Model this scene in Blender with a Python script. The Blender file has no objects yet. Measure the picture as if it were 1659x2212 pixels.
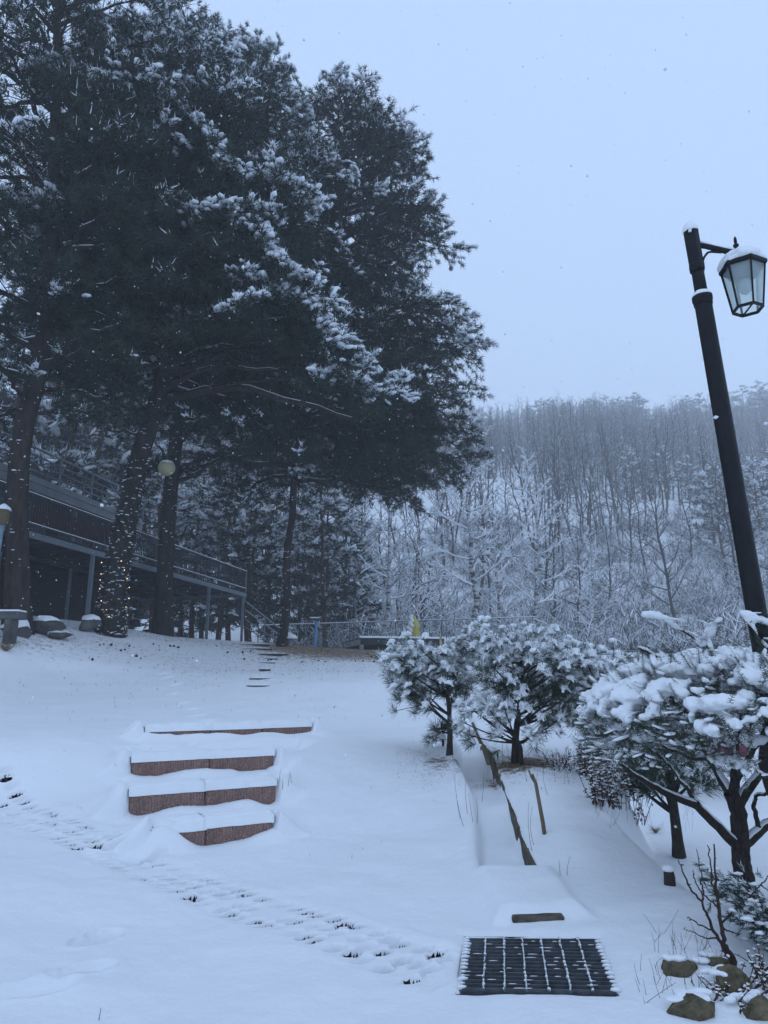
import bpy, bmesh, math, random
import numpy as np
from mathutils import Vector, Matrix

random.seed(11)
rng = np.random.default_rng(11)
scene = bpy.context.scene
COL = scene.collection

# ------------------------------------------------------------------ camera, sky, light, exposure
EYE = np.array([0.0, 0.0, 1.6])
PITCH = math.radians(13.0)
FPX = 1533.0                      # focal length in pixels of a 1659 x 2212 picture
cam_d = bpy.data.cameras.new('camera'); cam = bpy.data.objects.new('camera', cam_d); COL.objects.link(cam)
cam.location = EYE; cam.rotation_euler = (math.radians(90) + PITCH, 0, 0)
cam_d.sensor_fit = 'VERTICAL'; cam_d.sensor_height = 36.0; cam_d.lens = 36.0 * FPX / 2212.0
cam_d.clip_start = 0.05; cam_d.clip_end = 2000.0
scene.camera = cam

SUN_EL, SUN_AZ = math.radians(38.0), math.radians(200.0)
world = bpy.data.worlds.new('World'); scene.world = world; world.use_nodes = True
wn, wl = world.node_tree.nodes, world.node_tree.links
wn.clear()
w_out = wn.new('ShaderNodeOutputWorld'); w_bg = wn.new('ShaderNodeBackground'); w_sky = wn.new('ShaderNodeTexSky')
w_sky.sky_type = 'NISHITA'; w_sky.sun_disc = False; w_sky.sun_elevation = SUN_EL; w_sky.sun_rotation = SUN_AZ
w_sky.air_density = 1.0; w_sky.dust_density = 1.0; w_sky.ozone_density = 2.0
w_mix = wn.new('ShaderNodeMix'); w_mix.data_type = 'RGBA'; w_mix.inputs[0].default_value = 0.9
w_mix.inputs[7].default_value = (4.60, 6.16, 8.85, 1.0)      # closed cloud cover at dusk
w_noise = wn.new('ShaderNodeTexNoise'); w_noise.inputs['Scale'].default_value = 1.3; w_noise.inputs['Detail'].default_value = 3.0
w_map = wn.new('ShaderNodeMapRange'); w_map.inputs[3].default_value = 0.95; w_map.inputs[4].default_value = 1.05
w_tc = wn.new('ShaderNodeTexCoord'); w_mul = wn.new('ShaderNodeMix'); w_mul.data_type = 'RGBA'; w_mul.blend_type = 'MULTIPLY'
w_mul.inputs[0].default_value = 1.0
wl.new(w_tc.outputs['Generated'], w_noise.inputs['Vector']); wl.new(w_noise.outputs['Fac'], w_map.inputs[0])
wl.new(w_sky.outputs[0], w_mix.inputs[6]); wl.new(w_mix.outputs[2], w_mul.inputs[6]); wl.new(w_map.outputs[0], w_mul.inputs[7])
wl.new(w_mul.outputs[2], w_bg.inputs['Color']); w_bg.inputs['Strength'].default_value = 0.129
wl.new(w_bg.outputs[0], w_out.inputs['Surface'])

sun_d = bpy.data.lights.new('sun', 'SUN'); sun_d.energy = 0.2; sun_d.angle = math.radians(60); sun_d.color = (1.0, 0.97, 0.93)
sun = bpy.data.objects.new('sun', sun_d); COL.objects.link(sun)
sun.rotation_euler = (math.radians(90) - SUN_EL, 0, math.pi - SUN_AZ + math.pi)

vs = scene.view_settings
vs.view_transform = 'Standard'; vs.look = 'None'; vs.exposure = 0.0; vs.gamma = 1.0; vs.use_curve_mapping = False
scene.render.engine = 'CYCLES'
cy = scene.cycles
cy.use_denoising = True; cy.denoiser = 'OPENIMAGEDENOISE'
cy.max_bounces = 8; cy.diffuse_bounces = 4; cy.glossy_bounces = 2; cy.transmission_bounces = 4; cy.volume_bounces = 4
cy.transparent_max_bounces = 6; cy.sample_clamp_indirect = 4.0

# ------------------------------------------------------------------ helpers
def ray(px, py):
    d = np.array([0.0, math.cos(PITCH), math.sin(PITCH)])
    d = d + (px - 829.5) / FPX * np.array([1.0, 0, 0]) - (py - 1106.0) / FPX * np.array([0, -math.sin(PITCH), math.cos(PITCH)])
    return d
def at(px, py, y):
    d = ray(px, py); return EYE + d * (y / d[1])
def atz(px, py, z):
    d = ray(px, py); return EYE + d * ((z - EYE[2]) / d[2])
def mpp(p):                       # metres per photograph pixel at point p
    v = np.asarray(p) - EYE
    return (v[1] * math.cos(PITCH) + v[2] * math.sin(PITCH)) / FPX

def smooth(a, b, x):
    t = np.clip((np.asarray(x, float) - a) / (b - a), 0, 1); return t * t * (3 - 2 * t)

_h = np.random.default_rng(5).random((256, 256))
def vnoise(x, y):
    x = np.asarray(x, float); y = np.asarray(y, float)
    xi = np.floor(x).astype(int); yi = np.floor(y).astype(int); fx = x - xi; fy = y - yi
    fx = fx * fx * (3 - 2 * fx); fy = fy * fy * (3 - 2 * fy)
    a = _h[xi & 255, yi & 255]; b = _h[(xi + 1) & 255, yi & 255]; c = _h[xi & 255, (yi + 1) & 255]; d = _h[(xi + 1) & 255, (yi + 1) & 255]
    return (a * (1 - fx) + b * fx) * (1 - fy) + (c * (1 - fx) + d * fx) * fy - 0.5
def fbm(x, y, n=3):
    s = 0; a = 1.0
    for k in range(n):
        s = s + a * vnoise(x * 2 ** k + 17.3 * k, y * 2 ** k + 5.1 * k); a *= 0.5
    return s

def unit(v):
    v = np.asarray(v, float); return v / np.maximum(np.linalg.norm(v, axis=-1, keepdims=True), 1e-9)

class Geo:
    """collects triangles"""
    def __init__(self): self.V = []; self.T = []; self.n = 0
    def add(self, V, T):
        V = np.asarray(V, float).reshape(-1, 3); T = np.asarray(T, int).reshape(-1, 3)
        self.V.append(V); self.T.append(T + self.n); self.n += len(V)
    def arrays(self):
        if not self.V: return np.zeros((0, 3)), np.zeros((0, 3), int)
        return np.concatenate(self.V), np.concatenate(self.T)
    def box(self, c, s, ax=None):
        c = np.asarray(c, float); s = np.asarray(s, float) / 2
        k = np.array([[-1,-1,-1],[1,-1,-1],[1,1,-1],[-1,1,-1],[-1,-1,1],[1,-1,1],[1,1,1],[-1,1,1]], float) * s
        if ax is not None: k = k @ np.asarray(ax, float)      # rows of ax: local axes
        self.add(c + k, [[0,2,1],[0,3,2],[4,5,6],[4,6,7],[0,1,5],[0,5,4],[1,2,6],[1,6,5],[2,3,7],[2,7,6],[3,0,4],[3,4,7]])
    def bar(self, a, b, w, h, up=(0, 0, 1)):
        a = np.asarray(a, float); b = np.asarray(b, float); d = b - a; L = np.linalg.norm(d); d = d / L
        if abs(float(np.dot(d, np.asarray(up, float) / np.linalg.norm(up)))) > 0.99: up = (1.0, 0, 0) if abs(d[0]) < 0.9 else (0, 1.0, 0)
        s = np.cross(d, up); s = s / max(np.linalg.norm(s), 1e-9); u = np.cross(s, d)
        self.box((a + b) / 2, (L, w, h), [d, s, u])
    def tubes(self, P, R, sides=5, cap=False):
        """P (N,k,3), R (N,k)"""
        P = np.asarray(P, float); R = np.asarray(R, float)
        if P.ndim == 2: P = P[None]; R = R[None]
        N, k, _ = P.shape
        t = np.gradient(P, axis=1); t = unit(t)
        mean = unit(P[:, -1] - P[:, 0])
        ref = np.where(np.abs(mean[:, 2:3]) > 0.8, np.array([[1.0, 0.13, 0]]), np.array([[0.07, 0, 1.0]]))[:, None, :]
        s = unit(np.cross(t, np.broadcast_to(ref, t.shape))); u = np.cross(s, t)
        ang = np.arange(sides) * 2 * math.pi / sides
        ring = P[:, :, None, :] + R[:, :, None, None] * (s[:, :, None, :] * np.cos(ang)[None, None, :, None] + u[:, :, None, :] * np.sin(ang)[None, None, :, None])
        base = np.arange(N)[:, None, None] * (k * sides)
        i = np.arange(k - 1)[None, :, None] * sides; j = np.arange(sides)[None, None, :]; j2 = (j + 1) % sides
        a = base + i + j; b = base + i + j2; c = a + sides; d = b + sides
        T = np.stack([np.stack([a, b, d], -1), np.stack([a, d, c], -1)], -2).reshape(-1, 3)
        self.add(ring.reshape(-1, 3), T)
        if cap:
            for q in range(N):
                o = self.n - N * k * sides + q * k * sides
                e = o + (k - 1) * sides
                TT = [[o, o + m + 1, o + m] for m in range(1, sides - 1)] + [[e, e + m, e + m + 1] for m in range(1, sides - 1)]
                self.T.append(np.array(TT))
    def tube(self, pts, r, sides=8, cap=True):
        pts = np.asarray(pts, float); r = np.full(len(pts), r, float) if np.isscalar(r) else np.asarray(r, float)
        self.tubes(pts, r, sides, cap)
    def lathe(self, prof, axis_o, axis_d, sides=16):
        """prof: list of (r, t) along axis"""
        o = np.asarray(axis_o, float); d = unit(axis_d)
        ref = np.array([1.0, 0, 0]) if abs(d[0]) < 0.8 else np.array([0, 1.0, 0])
        s = unit(np.cross(d, ref)); u = np.cross(d, s)
        ang = np.arange(sides) * 2 * math.pi / sides; V = []
        for r, t in prof:
            V.append(o + d * t + r * (s[None] * np.cos(ang)[:, None] + u[None] * np.sin(ang)[:, None]))
        V = np.concatenate(V); T = []
        for i in range(len(prof) - 1):
            for j in range(sides):
                a = i * sides + j; b = i * sides + (j + 1) % sides
                T += [[a, b, b + sides], [a, b + sides, a + sides]]
        m = len(V); V = np.vstack([V, o + d * prof[0][1], o + d * prof[-1][1]])
        e = (len(prof) - 1) * sides
        for j in range(sides):
            T.append([m, (j + 1) % sides, j]); T.append([m + 1, e + j, e + (j + 1) % sides])
        self.add(V, T)

def mesh(name, V, T, mat, smooth_=False):
    V = np.ascontiguousarray(V, dtype=np.float32); T = np.ascontiguousarray(T, dtype=np.int32)
    me = bpy.data.meshes.new(name)
    me.vertices.add(len(V)); me.vertices.foreach_set('co', V.ravel())
    me.loops.add(T.size); me.loops.foreach_set('vertex_index', T.ravel())
    me.polygons.add(len(T)); me.polygons.foreach_set('loop_start', np.arange(0, T.size, 3, dtype=np.int32))
    me.polygons.foreach_set('loop_total', np.full(len(T), 3, dtype=np.int32))
    me.polygons.foreach_set('use_smooth', np.full(len(T), bool(smooth_)))
    me.update(calc_edges=True)
    if mat is not None: me.materials.append(mat)
    return me

def tag(o, label=None, cat=None, group=None, kind=None):
    if label: o['label'] = label
    if cat: o['category'] = cat
    if group: o['group'] = group
    if kind: o['kind'] = kind
    return o
def link(name, me, parent=None):
    o = bpy.data.objects.new(name, me); COL.objects.link(o)
    if parent is not None:
        o.parent = parent
        if parent.parent is None: o.location = -Vector(parent.location)
    return o
def part(name, geo, mat, parent=None, smooth_=False, kind=None):
    V, T = geo.arrays() if isinstance(geo, Geo) else geo
    o = link(name, mesh(name, V, T, mat, smooth_), parent)
    if kind: o['kind'] = kind
    return o
def thing(name, loc, label, cat, group=None):
    o = bpy.data.objects.new(name, None); COL.objects.link(o); o.location = Vector([float(v) for v in loc]); o.empty_display_size = 0.2
    return tag(o, label, cat, group)
def copy_tree(o, parent=None):
    c = o.copy(); COL.objects.link(c); c.parent = parent
    for ch in list(o.children): copy_tree(ch, c)
    return c

# icosphere template
def ico(sub):
    bm = bmesh.new(); bmesh.ops.create_icosphere(bm, subdivisions=sub, radius=1.0)
    bm.verts.ensure_lookup_table()
    V = np.array([v.co[:] for v in bm.verts]); T = np.array([[v.index for v in f.verts] for f in bm.faces]); bm.free()
    return V, T
ICO1, ICO2, ICO3 = ico(1), ico(2), ico(3)

def frames(D, roll=None):
    """local x,y,z frames with z = D"""
    D = unit(D); ref = np.where(np.abs(D[:, 2:3]) > 0.95, np.array([[1.0, 0, 0]]), np.array([[0, 0, 1.0]]))
    X = unit(np.cross(ref, D)); Y = np.cross(D, X)
    if roll is not None:
        c, s = np.cos(roll)[:, None], np.sin(roll)[:, None]; X, Y = X * c + Y * s, Y * c - X * s
    return X, Y, D
def scatter(geo, VT, pos, X, Y, Z, sc):
    """copies of a template into one Geo; sc (N,) or (N,3)"""
    V, T = VT; N = len(pos)
    if N == 0: return
    sc = np.asarray(sc, float)
    if sc.ndim == 1: sc = np.repeat(sc[:, None], 3, 1)
    L = V[None] * sc[:, None, :]
    W = pos[:, None, :] + L[:, :, 0:1] * X[:, None] + L[:, :, 1:2] * Y[:, None] + L[:, :, 2:3] * Z[:, None]
    TT = T[None] + (np.arange(N) * len(V))[:, None, None]
    geo.add(W.reshape(-1, 3), TT.reshape(-1, 3))

def fuse(name, centers, radii, voxel, mat, parent=None, bump=0.0, sub=ICO2, smooth_iter=2, kind=None, rough=0.0):
    """many soft lumps fused into one snow surface"""
    V, T = sub; g = Geo()
    for c, r in zip(centers, radii):
        r = np.asarray(r, float)
        n = 1 + rough * (rng.random(len(V))[:, None] - 0.5)
        g.add(np.asarray(c) + V * r * n, T)
    VV, TT = g.arrays()
    tmp = bpy.data.objects.new('tmp', mesh('tmp', VV, TT, None)); COL.objects.link(tmp)
    m = tmp.modifiers.new('r', 'REMESH'); m.mode = 'VOXEL'; m.voxel_size = voxel
    if smooth_iter:
        s = tmp.modifiers.new('s', 'SMOOTH'); s.factor = 0.5; s.iterations = smooth_iter
    dg = bpy.context.evaluated_depsgraph_get(); ev = tmp.evaluated_get(dg)
    me = bpy.data.meshes.new_from_object(ev); me.name = name
    bpy.data.objects.remove(tmp)
    if bump:
        co = np.empty(len(me.vertices) * 3, np.float32); me.vertices.foreach_get('co', co); co = co.reshape(-1, 3)
        no = np.empty(len(me.vertices) * 3, np.float32); me.vertices.foreach_get('normal', no); no = no.reshape(-1, 3)
        d = fbm(co[:, 0] * 9 + co[:, 2] * 7, co[:, 1] * 9 - co[:, 2] * 5, 3) + 0.45 * fbm(co[:, 0] * 37 + co[:, 2] * 29, co[:, 1] * 37 - co[:, 2] * 23, 2)
        co = co + no * (d * bump)[:, None]
        me.vertices.foreach_set('co', co.astype(np.float32).ravel()); me.update()
    me.materials.clear(); me.materials.append(mat)
    me.polygons.foreach_set('use_smooth', np.full(len(me.polygons), True))
    o = link(name, me, parent)
    if kind: o['kind'] = kind
    return o

# ------------------------------------------------------------------ materials
def new_mat(name):
    m = bpy.data.materials.new(name); m.use_nodes = True
    nt = m.node_tree; b = nt.nodes['Principled BSDF']; return m, nt, b
def simple(name, col, rough=0.8, var=0.25, scale=8.0, bump=0.0, bump_scale=None, col2=None, metallic=0.0, spec=0.3, stretch=(1, 1, 1), detail=5.0):
    m, nt, b = new_mat(name)
    tc = nt.nodes.new('ShaderNodeTexCoord'); mp = nt.nodes.new('ShaderNodeMapping'); mp.inputs['Scale'].default_value = stretch
    n = nt.nodes.new('ShaderNodeTexNoise'); n.inputs['Scale'].default_value = scale; n.inputs['Detail'].default_value = detail; n.inputs['Roughness'].default_value = 0.65
    r = nt.nodes.new('ShaderNodeValToRGB')
    c2 = col2 if col2 else tuple(min(1, c * (1 + var)) for c in col)
    c1 = tuple(c * (1 - var) for c in col) if not col2 else col
    r.color_ramp.elements[0].position = 0.3; r.color_ramp.elements[1].position = 0.7
    r.color_ramp.elements[0].color = (*c1, 1); r.color_ramp.elements[1].color = (*c2, 1)
    nt.links.new(tc.outputs['Object'], mp.inputs[0]); nt.links.new(mp.outputs[0], n.inputs['Vector'])
    nt.links.new(n.outputs['Fac'], r.inputs[0]); nt.links.new(r.outputs[0], b.inputs['Base Color'])
    b.inputs['Roughness'].default_value = rough; b.inputs['Metallic'].default_value = metallic
    b.inputs['Specular IOR Level'].default_value = spec
    if bump:
        bn = nt.nodes.new('ShaderNodeTexNoise'); bn.inputs['Scale'].default_value = bump_scale or scale * 3; bn.inputs['Detail'].default_value = 6
        bp = nt.nodes.new('ShaderNodeBump'); bp.inputs['Strength'].default_value = bump; bp.inputs['Distance'].default_value = 0.02
        nt.links.new(mp.outputs[0], bn.inputs['Vector']); nt.links.new(bn.outputs['Fac'], bp.inputs['Height']); nt.links.new(bp.outputs[0], b.inputs['Normal'])
    return m

M = {}
M['snow'] = simple('snow', (0.84, 0.86, 0.88), 0.75, 0.02, 6.0, 0.25, 60.0, spec=0.25)
M['snow_tree'] = simple('snow_on_trees', (0.80, 0.83, 0.87), 0.85, 0.04, 9.0, 0.0, spec=0.15)
M['needle'] = simple('pine_needles', (0.012, 0.022, 0.016), 0.6, 0, 1.6, col2=(0.030, 0.046, 0.030), spec=0.25)
M['needle_near'] = simple('long_pine_needles', (0.022, 0.040, 0.026), 0.5, 0, 5.0, col2=(0.060, 0.088, 0.050), spec=0.3)
M['yew'] = simple('yew_needles', (0.012, 0.024, 0.015), 0.5, 0, 6.0, col2=(0.040, 0.058, 0.028), spec=0.3)
M['juniper'] = simple('juniper_scales', (0.018, 0.040, 0.034), 0.6, 0, 7.0, col2=(0.045, 0.085, 0.072), spec=0.2)
M['bark'] = simple('pine_bark', (0.016, 0.013, 0.012), 0.95, 0, 3.0, 1.0, 9.0, col2=(0.058, 0.045, 0.038), spec=0.1, stretch=(3, 3, 0.7))
M['bark_red'] = simple('red_pine_limbs', (0.035, 0.020, 0.013), 0.95, 0, 3.0, 0.8, 9.0, col2=(0.12, 0.062, 0.036), spec=0.1, stretch=(2, 2, 1))
M['bark_small'] = simple('young_bark', (0.020, 0.017, 0.015), 0.95, 0, 20.0, 1.0, 60.0, col2=(0.070, 0.056, 0.046), spec=0.1, stretch=(2, 2, 0.8))
M['bark_grey'] = simple('grey_wood_bark', (0.036, 0.031, 0.031), 0.95, 0, 1.5, col2=(0.078, 0.066, 0.062), spec=0.1)
M['twig'] = simple('brown_twigs', (0.05, 0.032, 0.026), 0.9, 0.3, 8.0, spec=0.1)
M['dry'] = simple('dry_leaves', (0.075, 0.038, 0.026), 0.9, 0, 14.0, col2=(0.17, 0.095, 0.06), spec=0.1)
M['straw'] = simple('straw_grass', (0.22, 0.15, 0.085), 0.95, 0.35, 10.0, spec=0.1)
M['black'] = simple('black_lamp_paint', (0.006, 0.007, 0.009), 0.5, 0.5, 9.0, 0.25, 90.0, spec=0.2)
M['steel'] = simple('grey_steel_paint', (0.16, 0.185, 0.21), 0.55, 0.15, 5.0, 0.1, 40.0, spec=0.4)
M['darksteel'] = simple('dark_steel', (0.035, 0.036, 0.04), 0.5, 0.25, 6.0, spec=0.4)
M['galv'] = simple('galvanised_steel', (0.12, 0.13, 0.145), 0.5, 0.35, 14.0, 0.2, 60.0, metallic=0.5, spec=0.5)
M['concrete'] = simple('concrete', (0.20, 0.20, 0.20), 0.9, 0.25, 3.0, 0.4, 20.0)
M['palegrey'] = simple('pale_fascia_sheet', (0.30, 0.32, 0.33), 0.7, 0.15, 2.0, 0.2, 20.0)
M['mosswall'] = simple('mossy_ditch_wall', (0.030, 0.027, 0.023), 0.95, 0, 11.0, 0.8, 40.0, col2=(0.17, 0.145, 0.105), spec=0.1)
M['rock'] = simple('boulder_stone', (0.045, 0.043, 0.042), 0.95, 0, 3.0, 0.8, 12.0, col2=(0.14, 0.135, 0.13), spec=0.15)
M['mossrock'] = simple('mossy_field_stone', (0.035, 0.034, 0.022), 0.95, 0, 14.0, 1.0, 40.0, col2=(0.20, 0.165, 0.10), spec=0.15)
M['darkpit'] = simple('dark_concrete', (0.03, 0.03, 0.032), 0.9, 0.3, 6.0)  # near-black even tone so pit and channel look dark inside
M['wood'] = simple('weathered_stake_wood', (0.10, 0.075, 0.048), 0.9, 0, 12.0, 0.6, 50.0, col2=(0.26, 0.20, 0.125), stretch=(4, 4, 0.6), spec=0.15)
M['yellowwood'] = simple('fresh_yellow_post', (0.48, 0.36, 0.17), 0.8, 0.2, 8.0)
M['deckwood'] = simple('dark_deck_timber', (0.030, 0.028, 0.027), 0.9, 0.35, 3.0, 0.3, 20.0, stretch=(1, 1, 4))
M['slab'] = simple('stepping_slab', (0.05, 0.048, 0.046), 0.95, 0.3, 6.0, 0.6, 25.0)
M['banner'] = simple('dark_red_cloth', (0.085, 0.022, 0.022), 0.9, 0.2, 3.0)
M['maroon'] = simple('maroon_canvas', (0.13, 0.028, 0.05), 0.85, 0.2, 5.0)
M['yellow'] = simple('yellow_parasol_cloth', (0.52, 0.47, 0.12), 0.85, 0.2, 4.0)
M['bluepost'] = simple('light_blue_paint', (0.12, 0.24, 0.42), 0.6, 0.2, 6.0)
M['globe'] = simple('straw_coloured_globe', (0.27, 0.26, 0.15), 0.7, 0.3, 30.0, 0.6, 40.0)
M['lantern'] = simple('ochre_lantern', (0.10, 0.075, 0.035), 0.6, 0.2, 12.0)
M['paleblue'] = simple('pale_blue_post', (0.20, 0.26, 0.32), 0.6, 0.2, 6.0)
M['cone'] = simple('pine_cone', (0.028, 0.019, 0.014), 0.9, 0.3, 40.0)
M['ivy'] = simple('ivy_leaves', (0.014, 0.018, 0.012), 0.6, 0, 6.0, col2=(0.045, 0.036, 0.026), spec=0.2)

def granite():
    m, nt, b = new_mat('ribbed_red_granite')
    tc = nt.nodes.new('ShaderNodeTexCoord'); n = nt.nodes.new('ShaderNodeTexNoise'); n.inputs['Scale'].default_value = 90; n.inputs['Detail'].default_value = 4
    n2 = nt.nodes.new('ShaderNodeTexNoise'); n2.inputs['Scale'].default_value = 5; n2.inputs['Detail'].default_value = 5
    r = nt.nodes.new('ShaderNodeValToRGB'); r.color_ramp.elements[0].color = (0.12, 0.068, 0.055, 1); r.color_ramp.elements[1].color = (0.44, 0.27, 0.225, 1)
    r.color_ramp.elements[0].position = 0.32; r.color_ramp.elements[1].position = 0.68
    mx = nt.nodes.new('ShaderNodeMix'); mx.data_type = 'RGBA'; mx.blend_type = 'MULTIPLY'; mx.inputs[0].default_value = 0.7
    r2 = nt.nodes.new('ShaderNodeValToRGB'); r2.color_ramp.elements[0].color = (0.66, 0.62, 0.60, 1); r2.color_ramp.elements[1].color = (1, 1, 1, 1)
    r2.color_ramp.elements[0].position = 0.3; r2.color_ramp.elements[1].position = 0.6
    w = nt.nodes.new('ShaderNodeTexWave'); w.inputs['Scale'].default_value = 10.0; w.inputs['Distortion'].default_value = 0.6; w.bands_direction = 'X'
    bp = nt.nodes.new('ShaderNodeBump'); bp.inputs['Strength'].default_value = 0.9; bp.inputs['Distance'].default_value = 0.012
    L = nt.links
    for q in (n, n2, w): L.new(tc.outputs['Object'], q.inputs['Vector'])
    L.new(n.outputs['Fac'], r.inputs[0]); L.new(n2.outputs['Fac'], r2.inputs[0]); L.new(r.outputs[0], mx.inputs[6]); L.new(r2.outputs[0], mx.inputs[7])
    L.new(mx.outputs[2], b.inputs['Base Color']); L.new(w.outputs['Fac'], bp.inputs['Height']); L.new(bp.outputs[0], b.inputs['Normal'])
    b.inputs['Roughness'].default_value = 0.85; return m
M['granite'] = granite()

def birch():
    m, nt, b = new_mat('birch_bark')
    tc = nt.nodes.new('ShaderNodeTexCoord'); mp = nt.nodes.new('ShaderNodeMapping'); mp.inputs['Scale'].default_value = (1.2, 1.2, 5.0)
    n = nt.nodes.new('ShaderNodeTexNoise'); n.inputs['Scale'].default_value = 1.6; n.inputs['Detail'].default_value = 4
    r = nt.nodes.new('ShaderNodeValToRGB'); e = r.color_ramp.elements
    e[0].position = 0.40; e[0].color = (0.05, 0.045, 0.045, 1); e[1].position = 0.50; e[1].color = (0.50, 0.49, 0.48, 1)
    nt.links.new(tc.outputs['Object'], mp.inputs[0]); nt.links.new(mp.outputs[0], n.inputs['Vector']); nt.links.new(n.outputs['Fac'], r.inputs[0])
    nt.links.new(r.outputs[0], b.inputs['Base Color']); b.inputs['Roughness'].default_value = 0.85; return m
M['birch'] = birch()

def glass():
    m, nt, b = new_mat('lantern_glass')
    b.inputs['Base Color'].default_value = (0.80, 0.88, 0.88, 1); b.inputs['Roughness'].default_value = 0.08
    b.inputs['Transmission Weight'].default_value = 0.82; b.inputs['IOR'].default_value = 1.05
    n = nt.nodes.new('ShaderNodeTexNoise'); n.inputs['Scale'].default_value = 14; n.inputs['Detail'].default_value = 3
    mr = nt.nodes.new('ShaderNodeMapRange'); mr.inputs[3].default_value = 0.15; mr.inputs[4].default_value = 0.55
    nt.links.new(n.outputs['Fac'], mr.inputs[0]); nt.links.new(mr.outputs[0], b.inputs['Roughness'])
    return m
M['glass'] = glass()
def emit(name, col, s):
    m, nt, b = new_mat(name); b.inputs['Emission Color'].default_value = (*col, 1); b.inputs['Emission Strength'].default_value = s
    b.inputs['Base Color'].default_value = (*col, 1); return m
M['bulb'] = emit('warm_fairy_bulb', (1.0, 0.62, 0.28), 3.2)

def ground_mat():
    m, nt, b = new_mat('snow_cover_over_lawn')
    L = nt.links; N = nt.nodes.new
    at_ = N('ShaderNodeAttribute'); at_.attribute_name = 'thin'; at_.attribute_type = 'GEOMETRY'
    tc = N('ShaderNodeTexCoord')
    n1 = N('ShaderNodeTexNoise'); n1.inputs['Scale'].default_value = 7.0; n1.inputs['Detail'].default_value = 8; n1.inputs['Roughness'].default_value = 0.75
    mp = N('ShaderNodeMapping'); mp.inputs['Scale'].default_value = (1.0, 1.0, 1.0)
    L.new(tc.outputs['Object'], mp.inputs[0]); L.new(mp.outputs[0], n1.inputs['Vector'])
    # bare patch where noise < thin
    sub = N('ShaderNodeMath'); sub.operation = 'SUBTRACT'; L.new(at_.outputs['Fac'], sub.inputs[0]); L.new(n1.outputs['Fac'], sub.inputs[1])
    mr = N('ShaderNodeMapRange'); mr.inputs[1].default_value = -0.06; mr.inputs[2].default_value = 0.10; L.new(sub.outputs[0], mr.inputs[0])
    n2 = N('ShaderNodeTexNoise'); n2.inputs['Scale'].default_value = 30; n2.inputs['Detail'].default_value = 5; L.new(tc.outputs['Object'], n2.inputs['Vector'])
    r2 = N('ShaderNodeValToRGB'); r2.color_ramp.elements[0].color = (0.055, 0.036, 0.022, 1); r2.color_ramp.elements[1].color = (0.30, 0.20, 0.115, 1)
    r2.color_ramp.elements[0].position = 0.35; r2.color_ramp.elements[1].position = 0.62; L.new(n2.outputs['Fac'], r2.inputs[0])
    n3 = N('ShaderNodeTexNoise'); n3.inputs['Scale'].default_value = 1.2; n3.inputs['Detail'].default_value = 4; L.new(tc.outputs['Object'], n3.inputs['Vector'])
    r3 = N('ShaderNodeValToRGB'); r3.color_ramp.elements[0].color = (0.80, 0.82, 0.84, 1); r3.color_ramp.elements[1].color = (0.87, 0.88, 0.90, 1); L.new(n3.outputs['Fac'], r3.inputs[0])
    mx = N('ShaderNodeMix'); mx.data_type = 'RGBA'; L.new(mr.outputs[0], mx.inputs[0]); L.new(r3.outputs[0], mx.inputs[6]); L.new(r2.outputs[0], mx.inputs[7])
    L.new(mx.outputs[2], b.inputs['Base Color'])
    n4 = N('ShaderNodeTexNoise'); n4.inputs['Scale'].default_value = 22; n4.inputs['Detail'].default_value = 7; n4.inputs['Roughness'].default_value = 0.6; L.new(tc.outputs['Object'], n4.inputs['Vector'])
    bp = N('ShaderNodeBump'); bp.inputs['Strength'].default_value = 0.35; bp.inputs['Distance'].default_value = 0.03; L.new(n4.outputs['Fac'], bp.inputs['Height']); L.new(bp.outputs[0], b.inputs['Normal'])
    b.inputs['Roughness'].default_value = 0.7; b.inputs['Specular IOR Level'].default_value = 0.3
    return m
M['ground'] = ground_mat()
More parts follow.
